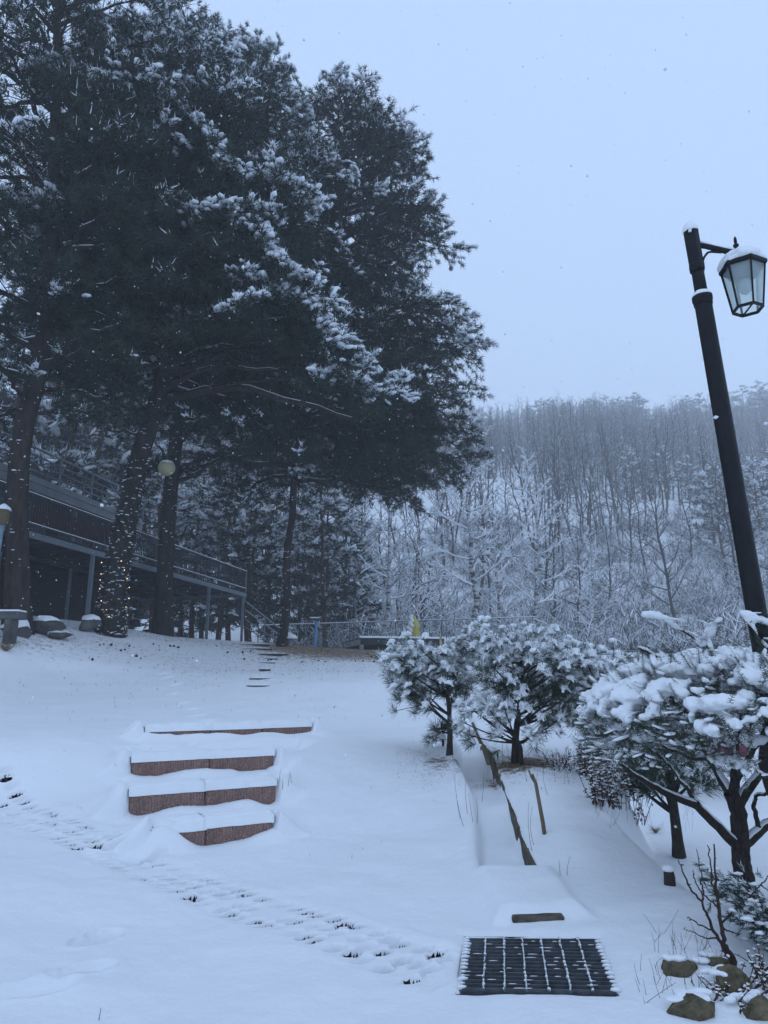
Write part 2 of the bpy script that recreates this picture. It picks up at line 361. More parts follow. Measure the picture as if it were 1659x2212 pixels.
# ------------------------------------------------------------------ terrain
def _cp():
    P = []
    A = lambda px, py, y: P.append(at(px, py, y)); Z = lambda px, py, z: P.append(atz(px, py, z))
    for x, y, z in ((0, 0, 0), (-3, 1, 0.05), (3, 1, -0.05), (-6, -4, 0.1), (6, -4, -0.1), (-14, 30, 3.4), (-12, 40, 3.4), (-3, 41, 3.05), (5, 39, 3.0),
                    (12, 37, 2.6), (-18, 22, 3.4), (-12, 8, 1.2), (-9, 3, 0.4), (20, 36, 2.4), (-20, 40, 3.6)): P.append(np.array([x, y, z], float))
    for px, py, z in ((829, 2212, 0), (200, 2055, 0.02), (0, 2100, 0.08), (0, 1900, 0.16), (0, 1730, 0.25), (100, 1770, 0.2), (300, 1850, 0.07), (500, 1920, 0.01),
                      (700, 2000, 0), (900, 2060, 0), (1150, 2080, 0), (1150, 2180, 0), (150, 1640, 0.62), (50, 1560, 0.92), (0, 1650, 0.62),
                      (700, 1800, 0.06), (750, 1700, 0.30), (700, 1640, 0.52), (760, 1590, 0.68), (850, 1560, 0.76), (900, 1650, 0.46), (950, 1720, 0.26),
                      (980, 1820, 0.08), (700, 1545, 0.90), (240, 1720, 0.30), (200, 1800, 0.16), (660, 1720, 0.26), (240, 1590, 0.80),
                      (1250, 1700, 0.35), (1200, 1800, 0.15), (1180, 1900, 0.05), (1112, 1640, 0.5), (1250, 1620, 0.52), (1100, 1560, 0.70), (450, 1550, 0.92)): Z(px, py, z)
    for px, py, y in ((600, 1480, 16), (300, 1480, 16), (100, 1450, 16.5), (800, 1470, 17), (700, 1402, 32), (600, 1390, 30), (820, 1405, 31), (450, 1386, 27), (300, 1368, 23),
                      (200, 1353, 21.5), (100, 1365, 19), (0, 1385, 16.5), (-200, 1400, 15), (400, 1432, 20), (600, 1432, 22), (750, 1437, 22), (150, 1425, 17), (900, 1470, 18),
                      (1000, 1480, 18), (1100, 1485, 20), (1300, 1490, 22), (1000, 1415, 30), (1300, 1440, 32), (190, 1345, 24), (523, 1392, 37)): A(px, py, y)
    return np.array(P)
CP = _cp()
def _tps(r2): return 0.5 * r2 * np.log(np.maximum(r2, 1e-9))
_n = len(CP); _K = _tps(((CP[:, None, :2] - CP[None, :, :2]) ** 2).sum(-1)) + np.eye(_n) * 0.15
_Q = np.hstack([np.ones((_n, 1)), CP[:, :2]])
_S = np.block([[_K, _Q], [_Q.T, np.zeros((3, 3))]])
_W = np.linalg.solve(_S, np.concatenate([CP[:, 2], np.zeros(3)]))
def rbf(x, y):
    x = np.clip(np.asarray(x, float), -20, 22); y = np.clip(np.asarray(y, float), -5, 41)
    out = _W[_n] + _W[_n + 1] * x + _W[_n + 2] * y
    for i in range(_n):
        out = out + _W[i] * _tps((x - CP[i, 0]) ** 2 + (y - CP[i, 1]) ** 2)
    return out

EDGE_Y = [-6, 0, 3.0, 4.5, 6, 7, 7.9, 9, 11, 14, 18, 25, 35, 60]
EDGE_X = [3.0, 2.7, 2.35, 2.15, 2.10, 2.22, 2.20, 2.75, 3.1, 3.8, 5.2, 9, 15, 30]
EDGE_W = [1.5, 1.5, 1.3, 1.1, 0.75, 0.40, 0.32, 0.45, 0.6, 0.8, 1.2, 2, 4, 8]

# steps: rows of ribbed granite blocks
STEP_ANG = math.radians(28.0)
SD = np.array([math.cos(STEP_ANG), math.sin(STEP_ANG)]); SN = np.array([-SD[1], SD[0]])
_rows = [((330, 1800), (592, 1778), 0.17, (0, 0.42, 1)), ((280, 1718), (597, 1695), 0.38, (0, 0.495, 1)),
         ((290, 1651), (582, 1628), 0.58, (0, 0.525, 1)), ((315, 1581), (672, 1568), 0.84, (0, 0.365, 0.68, 1))]
ROWS = []
for a, b, z, cuts in _rows:
    A_ = atz(*a, z)[:2]; B_ = atz(*b, z)[:2]; m_ = (A_ + B_) / 2
    s0, s1 = sorted((float((A_ - m_) @ SD), float((B_ - m_) @ SD)))
    ROWS.append(dict(mid=m_, s0=s0, s1=s1, z=z, cuts=cuts, t=float(m_ @ SN), sm=float(m_ @ SD)))
# trench drain across the path
TR_A = np.array([-4.56, 8.52]); TR_B = atz(905, 2062, 0.0)[:2]
TR_U = unit(TR_B - TR_A); TR_V = np.array([-TR_U[1], TR_U[0]]); TR_L = float(np.linalg.norm(TR_B - TR_A)); TR_W = 0.56
# grating pit
GR_C = np.array([0.87, 4.59]); GR_A = math.radians(-9.0)
GR_U = np.array([math.cos(GR_A), math.sin(GR_A)]); GR_V = np.array([-GR_U[1], GR_U[0]]); GR_W, GR_D = 0.80, 0.80
# ditch
def ditch_l(y): return 0.85 + (y - 6.4) * 0.055 + 0.04 * np.sin(y * 1.7)
def ditch_r(y): return 1.25 + (y - 6.4) * 0.062
FOOT = [((205, 2045), 0.085, 1.15, 0.33), ((175, 2120), 0.035, 0.9, 0.34), ((60, 2175), 0.03, 0.7, 0.4), ((235, 1855), 0.07, 0.5, 0.30), ((260, 1800), 0.05, 0.6, 0.30), ((330, 1865), 0.05, 1.2, 0.34),
        ((380, 1480), 0.03, 1.3, 0.4), ((372, 1500), 0.035, 1.2, 0.45), ((395, 1520), 0.03, 1.4, 0.5), ((410, 1535), 0.04, 1.1, 0.5), ((425, 1548), 0.03, 1.2, 0.5),
        ((365, 1465), 0.03, 1.2, 0.5), ((355, 1455), 0.03, 1.2, 0.5), ((440, 1562), 0.04, 1.2, 0.5), ((405, 1612), 0.03, 1.2, 0.35), ((350, 1600), 0.025, 1.0, 0.35), ((480, 1760), 0.03, 0.2, 0.3), ((330, 1700), 0.02, 0.4, 0.3)]

def base_h(x, y):
    """the lie of the land without fine relief"""
    x = np.asarray(x, float); y = np.asarray(y, float)
    h = rbf(x, y)
    # terraced ground behind each row of blocks
    p = x * SN[0] + y * SN[1]; s = x * SD[0] + y * SD[1]
    ts = [r['t'] for r in ROWS]; zs = [r['z'] for r in ROWS]
    tt = [ts[0], ts[1], ts[2], (ts[2] + ts[3]) / 2, ts[3]]; zz = [zs[0], zs[1], zs[2], (zs[2] + zs[3]) / 2 + 0.0, zs[3]]
    sm = np.interp(p, ts, [r['sm'] for r in ROWS]); hw0 = np.interp(p, ts, [-r['s0'] for r in ROWS]); hw1 = np.interp(p, ts, [r['s1'] for r in ROWS])
    beyond = np.maximum(s - sm - hw1, sm - hw0 - s); p_ = p; p = p + 0.15 * smooth(-0.02, 0.10, beyond)
    stair = np.full_like(h, 0.02)
    prev = 0.02
    for k in range(5):
        soft = 0.05 if k != 3 else 0.28
        stair = stair + (zz[k] - 0.01 - prev) * smooth(0.03, 0.03 + soft, p - tt[k]); prev = zz[k] - 0.01
    stair = stair + np.clip(p - ts[-1], 0, 1) * 0.12
    p = p_; lat = smooth(0.42, 0.12, beyond) * smooth(ts[0] - 0.45, ts[0] - 0.1, p) * smooth(ts[-1] + 0.9, ts[-1] + 0.2, p)
    h = h * (1 - lat) + stair * lat
    # lower terrace beyond the edge on the downhill side
    xe = np.interp(y, EDGE_Y, EDGE_X) + 0.12 * vnoise(y * 1.7, y * 0 + 3.3); we = np.interp(y, EDGE_Y, EDGE_W)
    low = -0.5 + 0.03 * np.clip(y - 9, 0, 60) - 0.35 * smooth(6.5, 3.0, y) * 0 + 0.25 * smooth(7.6, 5.0, y)
    k = smooth(0, 1, (x - xe) / we)
    h = h * (1 - k) + low * k
    # valley and wooded hillside
    v = smooth(39, 47, y); h = h * (1 - v) + (1.2 + 0.01 * x) * v
    hy = np.maximum(y - 55 - 6 * fbm(x * 0.03, y * 0.0 + 2.2, 2), 0)
    hill = 0.44 * hy + 5.0 * fbm(x * 0.03 + 9, y * 0.03, 3) * smooth(0, 30, hy)
    crest = 90 + 8 * np.sin(x * 0.040 - 1.9) + 12 * fbm(x * 0.036, y * 0 + 7.7, 2) + np.clip(x - 110, 0, 80) * 0.25
    hill = np.where(hill > crest - 8, crest - 8 * np.exp(-(hill - crest + 8) / 8.0), hill)
    return h + hill

def ground_h(x, y):
    x = np.asarray(x, float); y = np.asarray(y, float)
    h = base_h(x, y)
    near = smooth(40, 20, y)
    h = h + near * (0.055 * fbm(x * 0.55, y * 0.55, 3) + 0.028 * fbm(x * 2.2 + 3, y * 2.2, 3) + 0.006 * fbm(x * 11, y * 11 + 4, 2) * smooth(14, 8, y))
    # drifted relief at the feet of the step blocks
    p = x * SN[0] + y * SN[1]; s = x * SD[0] + y * SD[1]
    for i, r in enumerate(ROWS):
        q = smooth(-0.34, -0.02, p - r['t']) * smooth(0.02, 0.0, p - r['t']) * smooth(r['s1'] + 0.35, r['s1'] - 0.1, np.abs(s - r['sm']))
        h = h + q * (0.12 * vnoise(s * 2.7 + 5 * i, 0 * s + 1.7 * i) + 0.02 * vnoise(s * 9, 0 * s + i) + (0.060 if i < 3 else 0.075))
        # drift against the row ends
        q2 = np.exp(-((p - r['t'] - 0.14) / 0.20) ** 2 - ((np.abs(s - r['sm']) - r['s1'] - 0.08) / 0.10) ** 2); h = h + q2 * 0.13 * (smooth(-0.1, 0.1, s - r['sm']) if i == 0 else 1.0)
        if i == 0: h = h + 0.15 * np.exp(-((s - r['sm'] - r['s0'] - 0.05) / 0.30) ** 2) * smooth(-0.34, 0.0, p - r['t']) * smooth(0.50, 0.02, p - r['t'])
    # footprints
    for (px, py), dep, ang, ln in FOOT:
        c = atz(px, py, 0.0) if py > 1850 else None
        if c is None:
            d_ = ray(px, py); k_ = np.linspace(4, 25, 400); pts = EYE[None] + d_[None] * k_[:, None]
            zz_ = base_h(pts[:, 0], pts[:, 1]); j = int(np.argmax(pts[:, 2] < zz_)); c = pts[j]
        ca, sa = math.cos(ang), math.sin(ang)
        dx = x - c[0]; dy = y - c[1]; u = (dx * ca + dy * sa) / (ln * 0.5); v = (-dx * sa + dy * ca) / (0.062 * (ln / 0.33))
        v = v * (1 - 0.22 * u)
        e = u * u + v * v
        h = h - dep * 1.15 * smooth(1.35, 0.75, e) + 0.012 * np.exp(-((np.sqrt(e) - 1.35) / 0.18) ** 2)
    # trench drain: snow sagging between the bars
    a = (x - TR_A[0]) * TR_U[0] + (y - TR_A[1]) * TR_U[1]; b = (x - TR_A[0]) * TR_V[0] + (y - TR_A[1]) * TR_V[1]
    dm = trench_dimple(a, b)
    h = h - dm
    # rim of the grating pit
    gu = (x - GR_C[0]) * GR_U[0] + (y - GR_C[1]) * GR_U[1]; gv = (x - GR_C[0]) * GR_V[0] + (y - GR_C[1]) * GR_V[1]
    q = np.maximum(np.abs(gu) - GR_W / 2, np.abs(gv) - GR_D / 2)
    h = h + 0.045 * gu * smooth(0.9, 0.3, q)
    h = h - 0.0 + np.where(q < 0.10, (0.035 * np.clip(q / 0.10, 0, 1) ** 0.5 - 0.035) * (q > 0) + (q <= 0) * -0.035, 0)
    # covered chamber at the head of the grating, ditch behind it
    bx = (x - 1.06) / 0.33; by = (y - 5.78) / 0.55
    h = h + 0.085 * smooth(1.12, 0.72, np.maximum(np.abs(bx), np.abs(by)) + 0.05 * vnoise(x * 6, y * 6))
    dl, dr = ditch_l(y), ditch_r(y)
    ins = smooth(dl - 0.03, dl + 0.075, x) * smooth(dr + 0.032, dr - 0.012, x) * smooth(6.33, 6.37, y) * smooth(15.5, 13.5, y)
    h = h - ins * (0.205 + 0.05 * np.sin((y - 6.4) * 2.1) + 0.05 * fbm(x * 3, y * 2, 2))
    lip = np.exp(-((x - dl + 0.10) / 0.10) ** 2) * smooth(6.3, 6.6, y) * smooth(14, 12, y); h = h + 0.03 * lip + 0.07 * np.exp(-((x - dr - 0.45) / 0.28) ** 2) * smooth(6.0, 7.0, y) * smooth(10.5, 9.0, y)
    # wells round the trunks
    for cx, cy, r, d in TRUNK_WELLS:
        q = np.hypot(x - cx, y - cy); h = h + d * np.exp(-(q / r) ** 2)
    return h

_tr = np.random.default_rng(21)
_dim = []           # (a, b, ra, rb, depth) in trench axes
_step = 0.37
for gi in range(int(TR_L / _step) + 1):
    a0 = gi * _step + 0.05
    _e = ROWS[0]['mid'] + SD * ROWS[0]['s0'] - TR_A; weak = 0.2 if abs(a0 + 0.15 - float(_e @ TR_U)) < 0.35 else 1.0
    for i in range(3):
        for j in range(3):
            if _tr.random() < 0.07: continue
            aa = a0 + 0.05 + i * 0.104 + _tr.normal(0, 0.006); bb = (j - 1) * 0.19 + _tr.normal(0, 0.010)
            _dim.append((aa, bb, 0.044 + 0.008 * _tr.random(), 0.082 + _tr.random() * 0.016, (0.070 + 0.030 * _tr.random()) * (0.25 if weak < 1 else 1), 1.0 if _tr.random() < 0.42 * weak else 0.0))
_dim = np.array(_dim)
def trench_dimple(a, b, open_only=False):
    sh = np.shape(a); a = np.ravel(a); b = np.ravel(b); out = np.zeros(len(a))
    idx = np.nonzero((np.abs(b) < 0.45) & (a > -0.3) & (a < TR_L + 0.3))[0]
    aa, bb = a[idx], b[idx]; acc = np.zeros(len(idx))
    for ca, cb, ra, rb, d, op in _dim:
        if open_only and not op: continue
        m = np.nonzero(np.abs(aa - ca) < 0.16)[0]
        acc[m] = np.maximum(acc[m], d * smooth(1.08, 0.52, np.sqrt(((aa[m] - ca) / ra) ** 2 + ((bb[m] - cb) / rb) ** 2)))
    wide = 0.0 if open_only else 0.010 * smooth(0.36, 0.25, np.abs(bb))
    out[idx] = acc + wide
    return out.reshape(sh)

TRUNK_WELLS = [(3.04, 6.58, 0.45, 0.10), (0.88, 10.6, 0.35, -0.05), (1.80, 10.1, 0.4, -0.05), (3.46, 9.0, 0.4, 0.06)]

def gz(x, y): return float(ground_h(np.array([x]), np.array([y]))[0])
def bz(x, y): return float(base_h(np.array([x]), np.array([y]))[0])
def hit(px, py, far=60):
    d_ = ray(px, py); k_ = np.linspace(3, far, 2500); pts = EYE[None] + d_[None] * k_[:, None]
    zz_ = base_h(pts[:, 0], pts[:, 1]); j = int(np.argmax(pts[:, 2] < zz_)); return pts[j]

def build_ground():
    xs = list(np.arange(-5.6, 4.3, 0.029)); s = 0.029; x = xs[-1]
    R = []
    while x < 330: s *= 1.085; x += min(s, 4.0); R.append(x)
    s = 0.029; x = xs[0]; Lf = []
    while x > -330: s *= 1.085; x -= min(s, 4.0); Lf.append(x)
    xs = np.array(Lf[::-1] + xs + R)
    ys = list(np.arange(-8, 3.0, 0.5)); y = 3.0
    while y < 430:
        ys.append(y); y += 0.025 if y < 7 else 0.025 * (y / 7) ** 1.7
    ys = np.array(ys)
    X, Y = np.meshgrid(xs, ys); Zg = ground_h(X, Y)
    nx, ny = len(xs), len(ys); V = np.stack([X, Y, Zg], -1).reshape(-1, 3)
    i = np.arange(ny - 1)[:, None] * nx; j = np.arange(nx - 1)[None]; a = (i + j).ravel()
    cx = (X[:-1, :-1] + X[1:, 1:]).ravel() / 2; cy_ = (Y[:-1, :-1] + Y[1:, 1:]).ravel() / 2
    gu = (cx - GR_C[0]) * GR_U[0] + (cy_ - GR_C[1]) * GR_U[1]; gv = (cx - GR_C[0]) * GR_V[0] + (cy_ - GR_C[1]) * GR_V[1]
    hole = np.maximum(np.abs(gu) - GR_W / 2, np.abs(gv) - GR_D / 2) < 0.0 - 0.012 * vnoise(cx * 14, cy_ * 14)
    ta = (cx - TR_A[0]) * TR_U[0] + (cy_ - TR_A[1]) * TR_U[1]; tb = (cx - TR_A[0]) * TR_V[0] + (cy_ - TR_A[1]) * TR_V[1]
    hole |= (np.abs(tb) < 0.40) & (ta > -0.15) & (ta < TR_L + 0.15)
    a = a[~hole]
    T = np.concatenate([np.stack([a, a + 1, a + nx + 1], -1), np.stack([a, a + nx + 1, a + nx], -1)])
    # finer weave over the trench drain, part of the same sheet
    aa = np.arange(-0.19, TR_L + 0.20, 0.0088); bb = np.arange(-0.44, 0.441, 0.0088); A2, B2 = np.meshgrid(aa, bb)
    X2 = TR_A[0] + TR_U[0] * A2 + TR_V[0] * B2; Y2 = TR_A[1] + TR_U[1] * A2 + TR_V[1] * B2; Z2 = ground_h(X2, Y2) - 0.004 * smooth(0.40, 0.44, np.maximum(np.abs(B2), np.abs(A2 - TR_L / 2) - TR_L / 2 + 0.25))
    n2_, m2_ = len(aa), len(bb); i2 = (np.arange(m2_ - 1)[:, None] * n2_ + np.arange(n2_ - 1)[None]).ravel()
    ca = (A2[:-1, :-1] + A2[1:, 1:]).ravel() / 2; cb = (B2[:-1, :-1] + B2[1:, 1:]).ravel() / 2; qx = (X2[:-1, :-1] + X2[1:, 1:]).ravel() / 2; qy = (Y2[:-1, :-1] + Y2[1:, 1:]).ravel() / 2
    gap = (trench_dimple(ca, cb, True) + 0.020 * vnoise(qx * 9, qy * 9) + 0.008 * vnoise(qx * 47, qy * 47)) > 0.036
    i2 = i2[~gap] + len(V); T = np.concatenate([T, np.stack([i2, i2 + 1, i2 + n2_ + 1], -1), np.stack([i2, i2 + n2_ + 1, i2 + n2_], -1)])
    V = np.concatenate([V, np.stack([X2, Y2, Z2], -1).reshape(-1, 3)])
    me = mesh('snowy_ground', V, T, M['ground'], True)
    # how thin the snow lies (litter and straw show through)
    x, y = V[:, 0], V[:, 1]
    thin = np.full(len(V), 0.10)
    def blob(cx, cy, rx, ry, k):
        q = ((x - cx) / rx) ** 2 + ((y - cy) / ry) ** 2; return k * np.exp(-q)
    thin = thin + blob(0.75, 10.0, 0.42, 0.7, 0.42) + blob(1.75, 9.7, 0.55, 0.75, 0.55) + blob(2.2, 10.3, 0.6, 0.5, 0.30)
    thin = thin + blob(-0.4, 29.0, 4.2, 4.6, 0.34) + blob(-1.0, 24.5, 3.0, 4.5, 0.22) + blob(-8.0, 19.2, 4.5, 3.0, 0.30) + blob(-4.5, 27, 3.5, 6.0, 0.32) + blob(-9, 17, 1.6, 1.0, 0.2)
    thin = thin + smooth(28, 34, y) * smooth(44, 36, y) * 0.2 * smooth(8, 4, np.abs(x - 1))
    thin = thin + 0.20 * smooth(48, 56, y) + blob(1.85, 4.0, 0.5, 0.45, 0.22)
    at_ = me.attributes.new('thin', 'FLOAT', 'POINT'); at_.data.foreach_set('value', thin.astype(np.float32))
    o = link('snowy_ground', me); tag(o, kind='structure'); return o
build_ground()
# ------------------------------------------------------------------ drain pit, grating, trench
def rounded_box(c, s, ax, bevel=0.01, jitter=0.0):
    bm = bmesh.new(); bmesh.ops.create_cube(bm, size=1.0)
    for v in bm.verts: v.co = Vector((v.co.x * s[0], v.co.y * s[1], v.co.z * s[2]))
    bmesh.ops.bevel(bm, geom=bm.edges[:], offset=bevel, segments=1, affect='EDGES')
    bmesh.ops.triangulate(bm, faces=bm.faces[:])
    bm.verts.ensure_lookup_table()
    V = np.array([v.co[:] for v in bm.verts]); T = np.array([[v.index for v in f.verts] for f in bm.faces]); bm.free()
    if jitter: V = V + rng.normal(0, jitter, V.shape)
    return np.asarray(c) + V @ np.asarray(ax, float), T

GZ = gz(GR_C[0], GR_C[1]) + 0.020
def gp(u, v, z): return np.array([*(GR_C + GR_U * u + GR_V * v), z + 0.045 * u])
g = Geo()
hw, hd = GR_W / 2 + 0.03, GR_D / 2 + 0.03
for a, b in (((-hw, -hd), (hw, -hd)), ((hw, -hd), (hw, hd)), ((hw, hd), (-hw, hd)), ((-hw, hd), (-hw, -hd))):
    g.add([gp(*a, GZ - 0.01), gp(*b, GZ - 0.01), gp(*b, GZ - 0.6), gp(*a, GZ - 0.6)], [[0, 1, 2], [0, 2, 3]])
g.add([gp(-hw, -hd, GZ - 0.6), gp(hw, -hd, GZ - 0.6), gp(hw, hd, GZ - 0.6), gp(-hw, hd, GZ - 0.6)], [[0, 1, 2], [0, 2, 3]])
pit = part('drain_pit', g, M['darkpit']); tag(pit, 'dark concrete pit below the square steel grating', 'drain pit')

t = thing('drain_grating', gp(0, 0, GZ), 'square steel bar grating clear of snow over the drain pit', 'grating')
NB = 15
for k in range(NB):
    v = -GR_D / 2 + GR_D * (k + 0.5) / NB; g = Geo()
    g.box(gp(0, v, GZ - 0.022), (GR_W, 0.005, 0.042), [[*GR_U, 0.045], [*GR_V, 0], [-0.045 * GR_U[0], -0.045 * GR_U[1], 1]])
    part('bearing_bar', g, M['galv'], t)
CR = [-GR_W / 2 + GR_W * (k + 1) / 7.0 for k in range(6)]
for u in CR:
    g = Geo(); g.box(gp(u, 0, GZ - 0.004), (0.010, GR_D, 0.010), [[*GR_U, 0], [*GR_V, 0], [0, 0, 1]]); part('cross_bar', g, M['galv'], t)
for s in (-1, 1):
    g = Geo(); g.box(gp(s * (GR_W / 2 + 0.008), 0, GZ - 0.045), (0.012, GR_D + 0.03, 0.05), [[*GR_U, 0], [*GR_V, 0], [0, 0, 1]]); part('frame_side', g, M['galv'], t)
    g = Geo(); g.box(gp(0, s * (GR_D / 2 + 0.008), GZ - 0.045), (GR_W, 0.012, 0.05), [[*GR_U, 0.045], [*GR_V, 0], [0, 0, 1]]); part('frame_side', g, M['galv'], t)
# small snow heaps caught on the crossings and along the bars
g = Geo()
for u in CR:
    for k in range(NB):
        v = -GR_D / 2 + GR_D * (k + 0.5) / NB; r = 0.0055 + 0.0045 * rng.random()
        V, T = ICO1; g.add(gp(u + rng.normal(0, .002), v, GZ - 0.002) + (V * (r, r * 1.0, r * 1.15)) * (1 + 0.25 * (rng.random(len(V))[:, None] - .5)), T)
        if rng.random() < 0.75:
            V2 = V * (0.0035, 0.018, 0.004); g.add(gp(u, v + GR_D / NB / 2, GZ + 0.002) + V2, T)
for k in range(NB):
    v = -GR_D / 2 + GR_D * (k + 0.5) / NB
    for q in range(6):
        if rng.random() < 0.6:
            u = rng.uniform(-GR_W / 2, GR_W / 2); V, T = ICO1; g.add(gp(u, v, GZ + 0.001) + V * (0.012 + 0.03 * rng.random(), 0.0028, 0.0022), T)
    for s in (-1, 1):     # tongues of snow from the sides
        r = 0.011 + 0.012 * rng.random(); V, T = ICO1; g.add(gp(s * (GR_W / 2 + 0.0), v + rng.normal(0, .004), GZ + 0.002) + V * (r * 1.5, r * 0.6, r * 0.55), T)
part('snow', g, M['snow'], t, True, 'stuff')

# trench drain under the dimpled snow
t = thing('trench_drain', (float((TR_A + TR_B)[0] / 2), float((TR_A + TR_B)[1] / 2), -0.1),
          'steel trench drain running across the path under dimpled snow', 'drain')
def tp(a, b, dz):
    q = TR_A + TR_U * a + TR_V * b; return np.array([*q, bz(*(TR_A + TR_U * a)) + dz])
ng = 14
for k in range(ng):
    a0, a1 = TR_L * k / ng, TR_L * (k + 1) / ng - 0.015; g = Geo()
    for j in range(5): g.bar(tp(a0, -0.26 + 0.13 * j, -0.135), tp(a1, -0.26 + 0.13 * j, -0.135), 0.018, 0.03)
    for j in range(6):
        aa = a0 + (a1 - a0) * (j + 0.5) / 6; g.bar(tp(aa, -0.28, -0.135), tp(aa, 0.28, -0.135), 0.012, 0.03)
    part('grate_panel', g, M['darksteel'], t)
g = Geo(); V = [tp(TR_L * k / 20, b, -0.26) for k in range(21) for b in (-0.36, 0.36)]
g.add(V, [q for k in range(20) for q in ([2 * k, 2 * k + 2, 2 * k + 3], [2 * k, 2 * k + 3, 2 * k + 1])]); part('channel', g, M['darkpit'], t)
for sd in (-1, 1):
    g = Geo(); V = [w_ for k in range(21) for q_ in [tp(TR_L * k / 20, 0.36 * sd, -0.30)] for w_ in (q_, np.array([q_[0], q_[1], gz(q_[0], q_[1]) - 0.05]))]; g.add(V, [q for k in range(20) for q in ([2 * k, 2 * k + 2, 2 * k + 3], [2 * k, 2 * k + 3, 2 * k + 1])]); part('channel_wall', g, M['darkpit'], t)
    a_ = 0.0 if sd < 0 else TR_L; g = Geo(); g.add([tp(a_, -0.36, -0.27), tp(a_, 0.36, -0.27), tp(a_, 0.36, -0.11), tp(a_, -0.36, -0.11)], [[0, 1, 2], [0, 2, 3]]); part('channel_end', g, M['darkpit'], t)

# dark bar put in for the shaded slot of the covered chamber
g = Geo(); z0 = gz(1.04, 5.12)
V, T = rounded_box((1.03, 5.30, z0 + 0.012), (0.34, 0.2, 0.040), [[0.9975, -0.05, 0.05], [0.05, 1, 0], [-0.05, 0, 1]], 0.008, 0.002); g.add(V, T)
o = part('slot_shade_bar', g, M['mosswall']); tag(o, 'dark brown bar standing for the shaded slot in the snow behind the grating', 'dark slot')

# ------------------------------------------------------------------ granite steps
ROWNAME = ['lowest', 'second lowest', 'second highest', 'highest']
for i, r in enumerate(ROWS):
    n = len(r['cuts']) - 1
    for k in range(n):
        w = r['s1'] - r['s0']
        a = r['s0'] + w * r['cuts'][k] + 0.006; b = r['s0'] + w * r['cuts'][k + 1] - 0.006
        m = (a + b) / 2; L = b - a; dep = 0.34
        zt = r['z'] + rng.normal(0, 0.004); yaw = rng.normal(0, 0.012)
        c = r['mid'] + SD * m + SN * (dep / 2 + rng.normal(0, 0.004))
        ax = [[math.cos(STEP_ANG + yaw), math.sin(STEP_ANG + yaw), 0], [-math.sin(STEP_ANG + yaw), math.cos(STEP_ANG + yaw), 0], [0, 0, 1]]
        names = {2: ['block on the trench side', 'block on the ditch side'], 3: ['block on the trench side', 'middle block', 'block on the ditch side']}[n]
        th = thing('granite_step_block', (float(c[0]), float(c[1]), zt - 0.32), f'ribbed red granite {names[k]} in the {ROWNAME[i]} snowy step row', 'step block', 'granite step blocks')
        bm = bmesh.new(); bmesh.ops.create_cube(bm, size=1.0)
        for v in bm.verts: v.co = Vector((v.co.x * L, v.co.y * dep, v.co.z * 0.32))
        bmesh.ops.bevel(bm, geom=bm.edges[:], offset=0.008, segments=2, affect='EDGES')
        bmesh.ops.triangulate(bm, faces=bm.faces[:]); bm.verts.ensure_lookup_table()
        V = np.array([v.co[:] for v in bm.verts]); T = np.array([[v.index for v in f.verts] for f in bm.faces]); bm.free()
        me = mesh('body', V, T, M['granite']); o = bpy.data.objects.new('body', me); COL.objects.link(o); o.parent = th
        o.rotation_euler = (0, 0, STEP_ANG + yaw); o.location = (0, 0, 0.16)
        # snow pillow lying on the block
        nu, nv = int(L / 0.022), 20
        U, Vv = np.meshgrid(np.linspace(-1, 1, nu), np.linspace(-1, 1, nv))
        edge = np.minimum(1 - np.abs(U), 10) * (L / 2); edgev = (1 - np.abs(Vv)) * (dep / 2)
        inner = np.where(((U < 0) & (k > 0)) | ((U > 0) & (k < n - 1)), 1.0, 0.0)
        ee = np.minimum(np.where(inner > 0, 1.0, edge + 0.012), edgev)
        px_ = c[0] + SD[0] * U * L / 2; py_ = c[1] + SD[1] * U * L / 2
        hh = 0.092 * np.clip(ee / 0.024, 0, 1) ** 0.45 + 0.035 * fbm(px_ * 5 + Vv, py_ * 5, 3) * np.clip(ee / 0.03, 0, 1) + 0.014 * fbm(px_ * 22, py_ * 22 + Vv * 4, 2) * np.clip(ee / 0.02, 0, 1)
        hh = np.maximum(hh, 0.0) - 0.006 * (ee <= 1e-6)
        fr = 0.03 * vnoise(U * L * 6 + 9 * i + k, 0 * U) - 0.004          # uneven front lip
        lx = U * (L / 2 + 0.014); ly = Vv * (dep / 2) - 0.006 + np.where(Vv < -0.8, fr, 0)
        top = np.stack([lx, ly, 0.318 + hh], -1).reshape(-1, 3)
        ii = np.arange(nv - 1)[:, None] * nu + np.arange(nu - 1)[None]; ii = ii.ravel()
        TT = np.concatenate([np.stack([ii, ii + 1, ii + nu + 1], -1), np.stack([ii, ii + nu + 1, ii + nu], -1)])
        me = mesh('snow_cap', top, TT, M['snow'], True); o = bpy.data.objects.new('snow_cap', me); COL.objects.link(o); o.parent = th; o.rotation_euler = (0, 0, STEP_ANG + yaw)

